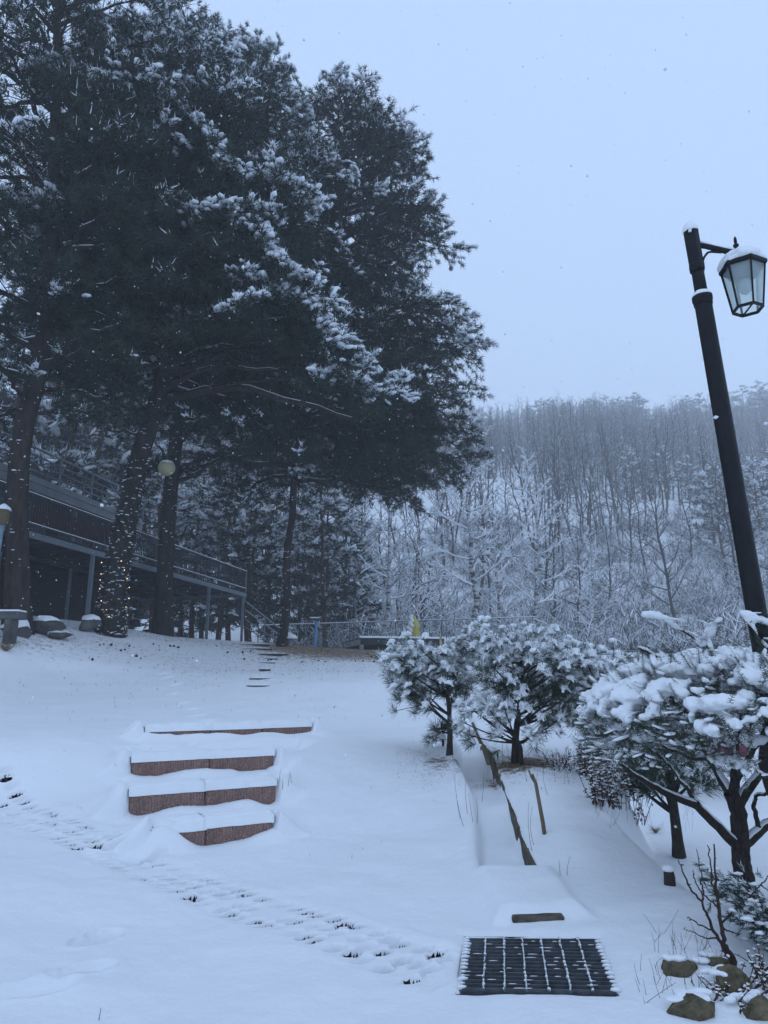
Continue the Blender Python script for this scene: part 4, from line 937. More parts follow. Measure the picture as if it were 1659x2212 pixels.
g = Geo(); g.tube([[lc[0] - 0.12, lc[1], lpz - .2], [lc[0] - 0.05, lc[1], lpz + 1.0], [lc[0], lc[1], lc[2] - 0.28]], [0.07, 0.065, 0.06], 10); part('post', g, M['paleblue'], lp, True)
g = Geo(); g.lathe([(0.10, -0.28), (0.14, -0.20), (0.15, 0.0), (0.13, 0.10)], lc, (0, 0, 1), 6); part('lantern_body', g, M['lantern'], lp)
g = Geo(); g.lathe([(0.19, 0.10), (0.17, 0.14), (0.05, 0.24), (0.01, 0.26)], lc, (0, 0, 1), 8); part('snow_cap', g, M['snow_tree'], lp, True)
# globe hanging in the pine
gc = at(360, 1011, 20.6); gs = thing('globe_lantern', gc, 'round straw-coloured globe lantern hanging by the ivy-wrapped pine', 'lantern')
V, T = ICO3; part('globe', (gc + V * (0.255, 0.255, 0.245), T), M['globe'], gs, True)
V, T = ICO2; k_ = V[:, 2] > 0.4; keep = k_[T].all(1); part('snow_cap', (gc + V * (0.262, 0.262, 0.262), T[keep]), M['snow_tree'], gs, True)
g = Geo(); g.tube([gc + [0, 0, 0.2], gc + [-0.02, 0, 0.9]], 0.012, 6); part('cord', g, M['darksteel'], gs)
# maroon canvas in the lower garden
mc = at(1535, 1615, 13.0); mz = bz(mc[0], mc[1]); mt = thing('covered_table', (mc[0], mc[1], mz), 'low table under a maroon canvas behind the yew', 'table')
nseg = 20; a = np.arange(nseg) * 6.283 / nseg; V = [];
for r, z in ((0.62, mc[2] - 0.10), (0.60, mc[2] + 0.02), (0.40, mc[2] + 0.14), (0.15, mc[2] + 0.22), (0.01, mc[2] + 0.24)):
    V += [[mc[0] + r * math.cos(q) * (1 + .04 * math.cos(5 * q)), mc[1] + r * math.sin(q), z] for q in a]
T = []
for i in range(4):
    for j in range(nseg):
        p = i * nseg + j; b = i * nseg + (j + 1) % nseg; T += [[p, b, b + nseg], [p, b + nseg, p + nseg]]
part('canvas', (np.array(V), T), M['maroon'], mt, True)
for s in (-0.4, 0.4): g = Geo(); g.bar((mc[0] + s, mc[1], mz - .1), (mc[0] + s, mc[1], mc[2]), 0.06, 0.06, (1, 0, 0)); part('leg', g, M['darksteel'], mt)
V, T = ICO2; part('snow', (mc + [0, 0, 0.13] + V * (0.42, 0.42, 0.14), T), M['snow'], mt, True)
# stones in the rockery at the bend of the path
for k, (px, py, s_, lab) in enumerate(((1468, 2108, (0.13, 0.10, 0.075), 'dark mossy stone with a jagged back in the rockery snow'), (1545, 2092, (0.12, 0.10, 0.06), 'flat yellowish stone below the bare sapling'),
                                  (1580, 2148, (0.125, 0.11, 0.10), 'rounded tan stone, the largest of the rockery'), (1500, 2196, (0.17, 0.10, 0.075), 'long dark stone at the foot of the rockery'), (1640, 2195, (0.12, .1, .07), 'brownish stone under the juniper litter'))):
    q = hit(px, py); th = boulder('field_stone', q + [0, 0, s_[2] * 0.14], (s_[0] * .8, s_[1] * .8, s_[2] * 1.05), lab, M['mossrock'], 'stone', None, False, 20 + k)
    fuse('snow_cap', [q + [rng.normal(0, .42) * s_[0], rng.normal(0.35, .35) * s_[1], s_[2] * rng.uniform(.72, 1.0)] for _ in range(9)], [(s_[0] * rng.uniform(.14, .42), s_[1] * rng.uniform(.14, .42), .016) for _ in range(9)], .006, M['snow'], th, .006)
q = hit(1446, 1912); st = thing('tree_stump', q, 'little dark stump with snow cap below the bank', 'stump')
g = Geo(); g.tube([q - [0, 0, .05], q + [0.005, 0, 0.06], q + [0, 0, 0.10]], [0.045, 0.042, 0.036], 9); part('stump', g, M['bark_small'], st, True)
V, T = ICO2; part('snow_cap', (q + [0, 0, 0.115] + V * (0.045, 0.045, 0.03), T), M['snow'], st, True)
# ------------------------------------------------------------------ tall pines
def tuft_template(n, L, w, spread=(0.35, 1.25), stem=0.5, seed=0, blade=False):
    """needle brush about +z; returns V, T, and needle direction per needle"""
    r = np.random.default_rng(seed); V, T, D = [], [], []
    for k in range(n):
        az = k * 2.39996 + r.normal(0, .25); pol = r.uniform(*spread); d = np.array([math.sin(pol) * math.cos(az), math.sin(pol) * math.sin(az), math.cos(pol)])
        o = np.array([0, 0, r.random() * L * stem]); side = unit(np.cross(d, r.normal(0, 1, 3))) * w / 2; l = L * r.uniform(0.75, 1.1)
        i = len(V)
        if blade:
            m = o + d * l * 0.55 + np.array([0, 0, -0.02 * l]); V += [o - side * .6, o + side * .6, m - side, m + side, o + d * l]; T += [[i, i + 1, i + 3], [i, i + 3, i + 2], [i + 2, i + 3, i + 4]]; D.append(d)
        else:
            V += [o - side, o + side, o + d * l]; T.append([i, i + 1, i + 2]); D.append(d)
    return np.array(V), np.array(T), np.array(D)

def exposure(P, cell=0.45, depth=6.0):
    """number of shoots standing above each shoot (snow catches where few do)"""
    ix = np.floor(P[:, 0] / cell).astype(int); iy = np.floor(P[:, 1] / cell).astype(int)
    key = (ix - ix.min()) * 100000 + (iy - iy.min()); cnt = np.zeros(len(P))
    order = np.lexsort((-P[:, 2], key)); k = key[order]; z = P[order, 2]
    start = np.r_[0, np.nonzero(np.diff(k))[0] + 1, len(k)]
    for a, b in zip(start[:-1], start[1:]): 
        zz = z[a:b]; cnt[order[a:b]] = [np.sum((zz[:i] > zz[i] + 0.3) & (zz[:i] < zz[i] + depth)) for i in range(b - a)]
    return cnt

def bez(p0, p1, p2, k):
    t = np.linspace(0, 1, k)[:, None]; return (1 - t) ** 2 * p0 + 2 * t * (1 - t) * p1 + t * t * p2

def split_needles(tpl, pos, X, Y, Z, sc, up_frac, gd, gs, r):
    """needles of each brush: the snowed-on upper ones go to gs, the others to gd"""
    V, T, D = tpl; N = len(pos); nn = len(D); nv = len(V) // nn; nt = len(T) // nn
    L = V[None] * sc[:, None, None]
    W = pos[:, None] + L[..., 0:1] * X[:, None] + L[..., 1:2] * Y[:, None] + L[..., 2:3] * Z[:, None]
    wd = D[None, :, 0:1] * X[:, None] + D[None, :, 1:2] * Y[:, None] + D[None, :, 2:3] * Z[:, None]
    white = (wd[..., 2] > 0.15 + 0.35 * r.random((N, nn))) & (up_frac[:, None] > r.random((N, nn)))
    W = W.reshape(N, nn, nv, 3); Tn = T.reshape(nn, nt, 3)[0] - 0
    for mask, g in ((~white, gd), (white, gs)):
        S = W[mask]
        if len(S) == 0: continue
        S = S.reshape(-1, 3); TT = (Tn[None] + (np.arange(len(S) // nv) * nv)[:, None, None]).reshape(-1, 3); g.add(S, TT)

BLOBS = []
for k in range(5):
    V, T = ICO1; r_ = np.random.default_rng(60 + k); W = V * (1 + 0.45 * (r_.random((len(V), 1)) - .5)); W[:, 2] = np.where(W[:, 2] < 0, W[:, 2] * 0.5, W[:, 2]); BLOBS.append((W, T))

def foliage(P, D, r, tpl, scale, thr, snow_geo, need_geo, blob=1.0, amount=1.0, fac=1.0, upn=0.6, force=None):
    """needle brushes at P along D; snow on the exposed ones"""
    X, Y, Z = frames(D, r.uniform(0, 6.28, len(P)))
    e = exposure(P); sc = scale * r.uniform(0.8, 1.25, len(P))
    expo = np.clip(1.0 - e / thr, 0, 1) * amount * fac
    if force is not None: expo = np.where(force > 0, 1.3, np.where(force < 0, 0.0, expo))
    split_needles(tpl, P, X, Y, Z, sc, expo * (upn if force is None else np.where(force > 0, .8, upn)), need_geo, snow_geo, r)
    ms = np.nonzero(expo > 0.38 + 0.62 * r.random(len(P)))[0]
    h = D[ms].copy(); h[:, 2] *= 0.55; Xh = unit(h); up = np.array([0, 0, 1.0]); Yh = unit(np.cross(np.broadcast_to(up, Xh.shape), Xh)); Zh = np.cross(Xh, Yh)
    pos = P[ms] + Xh * (0.07 * scale) + up * (0.045 * scale); which = r.integers(0, 5, len(ms))
    for q in range(5):
        m = np.nonzero(which == q)[0]
        if len(m): scatter(snow_geo, BLOBS[q], pos[m], Xh[m], Yh[m], Zh[m], blob * scale * (1.0 if force is None else np.where(force[ms][m] > 0, 1.4, 1.0)[:, None]) * np.stack([r.uniform(.08, .16, len(m)), r.uniform(.045, .085, len(m)), r.uniform(.03, .055, len(m))], -1) * (np.clip(.55 + .3 * np.asarray(fac)[ms][m], .5, 1.0)[:, None] if np.ndim(fac) else 1.0))
    return expo

TUFT_BIG = tuft_template(14, 0.18, 0.022, (0.3, 1.3), 0.6, 1)

def big_pine(label, trunk_px, y, diam, prof, r, twist=0.0, zmin=None, extra=(), n_br=95, droop=0.12, name='pine_tree', ymid=None, bare_limbs=(), boughs=(), scale=1.38, thr=2.6, blob=1.0):
    """trunk_px: (px,py) up the stem; prof: (py, half width px) of the crown"""
    tp_ = np.array([at(px, py, y) for px, py in trunk_px]); gzv = bz(tp_[0, 0], tp_[0, 1]); tp_[0, 2] = min(tp_[0, 2], gzv) - 0.25
    zt = tp_[:, 2]; 
    kk = np.linspace(zt[0], zt[-1], 26); tr = np.stack([np.interp(kk, zt, tp_[:, 0]), np.interp(kk, zt, tp_[:, 1]), kk], -1)
    tr[:, 0] += np.convolve(np.pad(r.normal(0, .03, 26), 2, 'edge'), np.ones(5) / 5, 'valid'); 
    H = zt[-1] - zt[0]; u = (kk - zt[0]) / H; tr[1:8, 0] += 0.0; rad = diam / 2 * (1.0 - 0.55 * u ** 0.8 - 0.4 * u ** 3); rad[0] *= 1.35; rad[1] *= 1.08; rad = np.maximum(rad, 0.04)
    trunk = Geo(); trunk.tubes(tr[None], rad[None], 12)
    sn = Geo(); need = Geo(); P, D = [], []
    pz_ = np.array([at(400, py, y)[2] for py, _ in prof]); pw = np.array([w * mpp(at(400, py, y)) for py, w in prof]); o = np.argsort(pz_); pz_, pw = pz_[o], pw[o]
    z0, z1 = pz_[0], pz_[-1]
    brs = []
    for k in range(n_br):
        f = (k + 0.5) / n_br; z = z0 + (z1 - z0) * f ** 0.92; az = k * 2.39996 + r.normal(0, .2); Rm = float(np.interp(z, pz_, pw)) * r.uniform(0.78, 1.08)
        brs.append((z, az, Rm, None))
    for px, py, dy, rise in extra:
        e = at(px, py, y + dy); brs.append((e[2] + rise, None, None, e))
    twP, twR = [], []; FA = []
    for z, az, Rm, e in brs:
        heavy = 1.9 if (e is not None or r.random() < 0.40) else r.uniform(.25, .8)
        zz = min(z, zt[-1] - 0.3); s = np.array([np.interp(zz, kk, tr[:, 0]), np.interp(zz, kk, tr[:, 1]), zz])
        if e is None:
            hd = np.array([math.cos(az), math.sin(az), 0]); fz = (z - z0) / (z1 - z0); rise = 0.30 * Rm * fz + 0.06 * Rm
            s = s - [0, 0, 0.35 * Rm * (0.25 + fz) * 0.8]; e = s + hd * Rm + [0, 0, rise - droop * Rm * (1 - fz)]
        L = np.linalg.norm(e - s)
        if L < 0.4: continue
        hd = unit((e - s) * [1, 1, 0]); mid = s * .45 + e * .55 + [0, 0, (0.12 + 0.06 * r.random()) * L]
        c = bez(s, mid, e, 9); c[2:-1] += r.normal(0, 0.018 * L, (6, 3)); br = np.linspace(0.016 * L + 0.03, 0.012, 9)
        trunk.tubes(c[None], br[None], 6)
        if L > 3: sn.tubes((c[1:6] + [0, 0, 0.012])[None] + np.array([0, 0, 1]) * br[1:6][None, :, None] * 0.6, br[1:6][None] * np.where(r.random(5) < .65, 0.75, 0.2), 5)
        n2 = max(5, int(L * 5.2)); ss = np.linspace(0.22, 1.0, n2) + r.normal(0, .015, n2); ss = ss.clip(0.2, 1)
        for q, sv in enumerate(ss):
            i = sv * 8; i0 = min(int(i), 7); f = i - i0; o_ = c[i0] * (1 - f) + c[i0 + 1] * f; tg = unit(c[i0 + 1] - c[i0]); side = unit(np.cross(tg, [0, 0, 1])) * (1 if q % 2 else -1)
            l2 = np.clip((0.20 + 0.34 * (1 - sv)) * L * r.uniform(.7, 1.2), 0.3, 1.9); a = r.uniform(0.5, 1.05)
            d2 = unit(tg * math.cos(a) + side * math.sin(a) + [0, 0, r.normal(0.10, .16)]); end = o_ + d2 * l2 + [0, 0, -0.10 * l2 * l2 * 0.6]
            twP.append([o_, (o_ + end) / 2 + [0, 0, 0.05 * l2], end]); twR.append([0.014 + 0.006 * l2, 0.010, 0.006])
            n3 = max(2, int(l2 / 0.145)); tt = np.linspace(0.25, 1, n3)
            pp = o_ + (end - o_) * tt[:, None] + r.normal(0, .05, (n3, 3)) + np.stack([0 * tt, 0 * tt, 0.05 * l2 * 4 * tt * (1 - tt)], -1)
            dd = d2 + r.normal(0, .5, (n3, 3)) + [0, 0, 0.12]; P.append(pp); D.append(unit(dd)); FA.append(np.full(n3, heavy))
    # leader
    for k in range(26):
        f = k / 25; zz = zt[-1] - 1.6 * f; a = k * 2.4; s = np.array([np.interp(zz, kk, tr[:, 0]), np.interp(zz, kk, tr[:, 1]), zz]); P.append((s + [0.5 * f * math.cos(a), 0.5 * f * math.sin(a), 0])[None]); D.append(unit(np.array([[math.cos(a) * .6, math.sin(a) * .6, 0.9]]))); FA.append(np.array([.6]))
    nP = sum(len(q) for q in P); FO = [np.zeros(nP)]
    # drooping boughs with a ridge of snow
    for pts, dy in boughs:
        c = np.array([at(px, py, y + dy) for px, py in pts]); L = np.r_[0, np.cumsum(np.linalg.norm(np.diff(c, axis=0), axis=1))]; m = max(6, int(L[-1] / 0.075)); tt = np.linspace(0, L[-1], m)
        c = np.stack([np.interp(tt, L, c[:, q]) for q in range(3)], -1) + r.normal(0, .03, (m, 3)); c[:, 1] += 0.25 * np.sin(tt * 1.1 + r.random() * 6); zz = c[0, 2] + 0.3; s = np.array([np.interp(zz, kk, tr[:, 0]), np.interp(zz, kk, tr[:, 1]), zz])
        j = int(np.argmin(np.linalg.norm(c - s, axis=1))); trunk.tubes(bez(s, (s + c[j]) / 2 + [0, 0, .4], c[j] - [0, 0, .08], 9)[None], np.linspace(.07, .02, 9)[None], 6); trunk.tubes((c - [0, 0, .07])[None], np.full((1, m), .018), 4)
        out = unit((c - np.array([np.interp(c[:, 2], kk, tr[:, 0]), np.interp(c[:, 2], kk, tr[:, 1]), c[:, 2]]).T) * [1, 1, 0]) * .7 + np.array([0, -.6, 0])
        for rep, (dz, sd, sp, fo) in enumerate(((0.0, .06, .10, 1), (0.04, .10, .14, 1), (-.10, .16, .2, 1), (-.22, .25, .3, -1), (-.35, .3, .35, -1), (-.50, .35, .4, -1), (-.18, .25, .3, -1))):
            k_ = r.random(m) < (.95 if fo > 0 else .8); q = int(k_.sum()); P.append(c[k_] + r.normal(0, sd, (q, 3)) * [1, 1.4, .45] + [0, 0, dz]); D.append(unit(out[k_] + r.normal(0, .45, (q, 3)) + [0, 0, .05 if fo > 0 else -.25])); FO.append(np.full(q, fo)); FA.append(np.ones(q))
    P = np.concatenate(P); D = np.concatenate(D)
    trunk.tubes(np.array(twP), np.array(twR), 3)
    foliage(P, D, r, TUFT_BIG, scale, thr, sn, need, blob, fac=np.concatenate(FA), force=np.concatenate(FO))
    # bare limbs with pale snow on top
    for pts, r0 in bare_limbs:
        c = np.array([at(px, py, y + dy) for px, py, dy in pts]); m = 14; tt = np.linspace(0, len(c) - 1, m); c = np.stack([np.interp(tt, np.arange(len(c)), c[:, q]) for q in range(3)], -1)
        c[1:-1] = c[1:-1] + r.normal(0, 0.035, (m - 2, 3)); rr = np.linspace(r0, r0 * 0.35, m); trunk.tubes(c[None], rr[None], 7)
        sn.tubes((c + np.array([0, 0, 1]) * rr[:, None] * 0.75)[None], (rr * np.where(r.random(m) < .7, .55, .1))[None], 5)
    # flecks of snow clinging to the bark
    nf = 70; tt = r.random(nf) * 0.42; zz = zt[0] + H * tt; a = r.uniform(math.pi * 0.75, math.pi * 2.2, nf); rr = np.interp(zz, kk, rad)
    pos = np.stack([np.interp(zz, kk, tr[:, 0]) + rr * np.cos(a), np.interp(zz, kk, tr[:, 1]) + rr * np.sin(a), zz], -1)
    Xf = np.stack([-np.sin(a), np.cos(a), 0 * a], -1); Zf = np.tile([0, 0, 1.0], (nf, 1)); Yf = np.cross(Zf, Xf)
    scatter(sn, BLOBS[0], pos, Xf, Yf, Zf, np.stack([r.uniform(.015, .07, nf), np.full(nf, .015), r.uniform(.008, .022, nf)], -1))
    th = thing(name, (tr[0, 0], tr[0, 1], gzv), label, 'pine tree')
    part('trunk', trunk, M['bark'], th, True)
    part('crown', need, M['needle'], th); s_ = part('snow', sn, M['snow_tree'], th, True, 'stuff')
    return th, tr, rad, kk

rA, rB, rC, rD = (np.random.default_rng(q) for q in (1, 2, 3, 4))
big_pine('thick crooked pine beside the stone bench, its bark flecked with snow', [(42, 1340), (37, 1230), (36, 1100), (44, 950), (82, 800), (104, 680), (115, 500), (120, 250), (125, 0), (128, -200)], 18.0, 0.62,
         [(900, 190), (800, 250), (600, 300), (350, 290), (150, 250), (0, 180), (-120, 110), (-220, 30)], rA, n_br=75,
         bare_limbs=[([(90, 800, 0), (140, 760, -0.6), (190, 720, -1.2), (255, 700, -1.6)], 0.10), ([(60, 880, 0), (30, 830, -.8), (0, 790, -1.5)], 0.08), ([(70, 850, 0), (110, 840, 0), (140, 835, 0)], 0.06)])
thB, trB, radB, kkB = big_pine('leaning pine wrapped in ivy and fairy lights before the deck', [(237, 1352), (250, 1240), (268, 1150), (300, 985), (335, 885), (362, 780), (388, 690), (400, 560), (400, 400), (395, 240), (390, 100)], 21.0, 0.74,
         [(830, 230), (760, 330), (650, 330), (500, 300), (380, 260), (270, 215), (180, 150), (110, 70), (90, 25)], rB, n_br=88, droop=0.2,
         boughs=[([(70, 175), (125, 170), (150, 150), (200, 185), (230, 210), (240, 250), (280, 295), (310, 260), (350, 240), (395, 235)], -3.4), ([(395, 235), (425, 265), (455, 310), (480, 350), (525, 400), (550, 405), (600, 385), (630, 425)], -3.0), ([(175, 50), (240, 95), (270, 120), (300, 155), (360, 175), (400, 200), (440, 210)], -2.2), ([(440, 212), (465, 210), (500, 200), (545, 212)], -2.0),
                 ([(400, 470), (475, 472), (550, 455), (605, 470)], -3.4), ([(505, 502), (530, 487), (575, 520), (590, 560), (650, 610)], -3.2), ([(495, 612), (535, 595), (575, 620), (615, 635), (670, 648), (700, 695), (742, 768)], -3.2), ([(485, 668), (530, 655), (560, 650)], -3.6), ([(665, 815), (750, 808), (822, 850)], -2.6), ([(0, 420), (60, 430), (110, 415)], -4.5)],
         extra=[(735, 740, -2.0, 1.2), (690, 650, -2.5, 1.0), (820, 840, -1.0, 1.0), (620, 400, -2.5, 1.0), (540, 380, -3.0, 1.5), (600, 470, -3, .8), (480, 320, -3, 1.2), (640, 540, -1.5, .8), (240, 200, -3, .8), (120, 170, -2, .6), (200, 330, -4, .8), (300, 240, -4, .8)],
         bare_limbs=[([(345, 868, 0), (420, 845, -.4), (520, 838, -.8), (640, 870, -1), (760, 905, -1)], 0.15), ([(350, 850, 0), (430, 800, -1), (500, 790, -1.5), (600, 800, -2)], 0.11), ([(375, 745, 0), (430, 730, -1), (500, 712, -1.4)], 0.09),
                     ([(330, 905, 0), (290, 860, -.3), (262, 825, -.4), (245, 800, -.4)], 0.07), ([(372, 720, 0), (310, 690, -1), (250, 640, -1.5)], 0.08), ([(320, 940, 0), (262, 930, -.5), (205, 932, -.8)], 0.045)])
big_pine('straight pine rising behind the deck railing beyond the globe lantern', [(352, 1350), (358, 1215), (368, 1080), (382, 930), (392, 820), (400, 650), (410, 450), (412, 250), (405, 120), (400, 60)], 27.0, 0.68,
         [(880, 200), (780, 310), (600, 360), (420, 320), (300, 265), (220, 225), (160, 180), (105, 120), (75, 70), (55, 20)], rC, n_br=100, boughs=[([(530, 155), (575, 150), (605, 180), (630, 215), (660, 250)], -1.5)], extra=[(610, 160, 0, .8), (560, 125, -1, .6), (470, 78, 0, .5), (320, 55, 0, .5), (630, 220, 0, 1)],
         bare_limbs=[([(385, 960, 0), (430, 905, 0), (480, 890, 0), (560, 900, .5)], 0.10), ([(378, 1045, 0), (430, 1020, -.3), (470, 990, -.5), (510, 985, -.5)], 0.10), ([(385, 930, 0), (430, 900, 0), (470, 850, 0)], 0.07),
                     ([(365, 1000, 0), (345, 970, 0), (325, 940, 0)], 0.06), ([(368, 1010, 0), (335, 1020, 0), (320, 1030, 0)], 0.05)])
big_pine('tall wide-crowned pine at the lawn edge between deck and birches', [(606, 1382), (622, 1300), (616, 1210), (634, 1110), (636, 1000), (662, 820), (690, 650), (720, 450), (742, 300), (750, 185)], 28.0, 0.34,
         [(1030, 225), (973, 325), (880, 300), (830, 310), (714, 305), (628, 185), (527, 245), (412, 195), (340, 170), (270, 115), (220, 80), (190, 40)], rD, n_br=125, droop=0.2,
         extra=[(1008, 725, 0, 1), (1015, 765, -1, 1), (972, 535, 0, .8), (935, 460, -1, .8), (912, 350, 0, .8), (870, 310, -1, .8), (990, 850, 0, .6), (995, 950, 0, .8), (990, 990, -1, 1), (935, 1030, -1, 1.2), (870, 1030, 0, 1), (700, 1040, -1, 1), (650, 1060, -1, 1), (812, 245, 0, .5), (895, 600, 0, .8), (955, 700, 0, 1), (970, 900, -1, 1), (900, 960, -2, 1), (820, 1000, -2, 1), (760, 1020, -2, 1)], thr=3.2)

# ivy and fairy lights on the leaning pine
r_ = np.random.default_rng(77); n = 2600; tt = r_.random(n) ** 1.4 * 0.26; H_ = kkB[-1] - kkB[0]; zz = kkB[0] + 0.2 + H_ * tt; a = r_.uniform(0, 6.283, n); rr = np.interp(zz, kkB, radB) + r_.uniform(0.0, 0.07, n)
pos = np.stack([np.interp(zz, kkB, trB[:, 0]) + rr * np.cos(a), np.interp(zz, kkB, trB[:, 1]) + rr * np.sin(a), zz], -1)
leaf = (np.array([[0, -.5, 0], [.42, -.1, .05], [.25, .5, 0], [-.25, .5, 0], [-.42, -.1, .05]]), np.array([[0, 1, 4], [1, 2, 4], [2, 3, 4]]))
nrm = np.stack([np.cos(a), np.sin(a), r_.normal(.2, .4, n)], -1); X, Y, Z = frames(nrm, r_.uniform(0, 6.28, n))
iv = thing('climbing_ivy', (trB[0, 0], trB[0, 1], trB[0, 2]), 'snow-dusted ivy covering the lower trunk of the leaning pine', 'ivy')
g = Geo(); scatter(g, leaf, pos, X, Y, Z, r_.uniform(.06, .11, n)); part('leaves', g, M['ivy'], iv)
m = np.nonzero(r_.random(n) < 0.13)[0]; g = Geo(); X2 = np.stack([-np.sin(a[m]), np.cos(a[m]), 0 * a[m]], -1); Z2 = np.tile([0, 0, 1.0], (len(m), 1)); Y2 = np.cross(Z2, X2)
scatter(g, BLOBS[1], pos[m] + [0, 0, .02], X2, Y2, Z2, np.stack([r_.uniform(.015, .075, len(m)), np.full(len(m), .025), r_.uniform(.008, .028, len(m))], -1)); part('snow', g, M['snow_tree'], iv, True, 'stuff')
sl = thing('fairy_lights', (trB[0, 0], trB[0, 1], trB[0, 2]), 'string of warm fairy lights wound round the ivy-wrapped trunk', 'string lights')
nb = 22; V, T = ICO1; bulb = mesh('bulb', V * 0.015, T, M['bulb'], True); cp = []
for k in range(nb * 6):
    f = k / (nb * 6); z = kkB[0] + 0.45 + 2.0 * f; aa = f * 2 * math.pi * 7; rr = float(np.interp(z, kkB, radB)) + 0.10
    p = np.array([np.interp(z, kkB, trB[:, 0]) + rr * math.cos(aa), np.interp(z, kkB, trB[:, 1]) + rr * math.sin(aa), z + 0.05 * math.sin(k * 1.3)]); cp.append(p)
    if k % 6 == 3:
        o = bpy.data.objects.new('bulb', bulb); COL.objects.link(o); o.parent = sl; o.location = p - np.array(sl.location) + r_.normal(0, .03, 3)
g = Geo(); g.tubes(np.array(cp)[None], np.full((1, len(cp)), 0.006), 4); part('cord', g, M['darksteel'], sl)
# ------------------------------------------------------------------ birches, wood and hillside
def bare_tree(name, seed, H, r0, n1, spread, lean=0.0, mat='bark_grey', snow=1.0, n2=5, n3=3, up=0.7, sides=5, base_clear=0.3, thin=1.0):
    """prototype at the origin: trunk (with its branches) and snow"""
    r = np.random.default_rng(seed); k = 9; z = np.linspace(0, H, k)
    wob = np.cumsum(r.normal(0, 0.022 * H, (k, 2)), 0) * 0.6; tr = np.stack([wob[:, 0] + lean * z, wob[:, 1], z], -1); tr[0, :2] = 0
    rad = r0 * (1 - z / H) ** 0.8 + 0.012
    g = Geo(); s = Geo(); tr0 = tr.copy(); tr0[0, 2] = -0.6; g.tubes(tr0[None], rad[None], sides + 2)
    A, AR, B, BR, C_, CRr = [], [], [], [], [], []
    for i in range(n1):
        f = base_clear + (1 - base_clear) * (i + r.random()) / n1; zz = f * H * 0.97; o = np.array([np.interp(zz, z, tr[:, q]) for q in range(3)]); az = i * 2.39996 + r.normal(0, .4)
        L = spread * H * (1 - f * 0.75) * r.uniform(.6, 1.15); el = r.uniform(.25, .9) * up + 0.35 * f; d = np.array([math.cos(az) * math.cos(el), math.sin(az) * math.cos(el), math.sin(el)])
        e = o + d * L; m = (o + e) / 2 + [0, 0, -0.07 * L] + r.normal(0, .04 * L, 3); c = bez(o, m, e, 5); rb = 0.32 * r0 * (1 - f) + 0.014; A.append(c); AR.append(np.linspace(rb, 0.010, 5) * thin)
        for j in range(n2):
            sv = 0.25 + 0.7 * (j + r.random()) / n2; ii = sv * 4; i0 = min(int(ii), 3); o2 = c[i0] + (c[i0 + 1] - c[i0]) * (ii - i0)
            d2 = unit(d + r.normal(0, .55, 3) + [0, 0, .15]); L2 = L * r.uniform(.22, .5) * (1.1 - 0.5 * sv); e2 = o2 + d2 * L2; B.append(bez(o2, (o2 + e2) / 2 + r.normal(0, .05 * L2, 3), e2, 4)); BR.append(np.linspace(rb * .4 + .006, .006, 4) * thin)
            for q in range(n3):
                o3 = o2 + d2 * L2 * r.uniform(.3, 1); d3 = unit(d2 + r.normal(0, .6, 3) + [0, 0, .2]); L3 = L2 * r.uniform(.3, .6); C_.append([o3, o3 + d3 * L3 * .5, o3 + d3 * L3]); CRr.append(np.array([.008, .006, .004]) * thin)
    for P_, R_ in ((A, AR), (B, BR), (C_, CRr)):
        if not P_: continue
        P_ = np.array(P_); R_ = np.array(R_); g.tubes(P_, R_, 4 if P_ is A else 3)
        t_ = unit(P_[:, -1] - P_[:, 0]); flat = np.nonzero((np.abs(t_[:, 2]) < 0.86) & (r.random(len(P_)) < snow))[0]
        if len(flat): s.tubes(P_[flat] + np.array([0, 0, 1]) * (R_[flat] * 0.8 + 0.012)[..., None], R_[flat] * 0.55 + (0.026 if mat == 'birch' else 0.016) * snow * thin, 3)
    th = bpy.data.objects.new(name, None); COL.objects.link(th)
    part('trunk', g, M[mat], th, True); part('snow', s, M['snow_tree'], th, False, 'stuff')
    return th

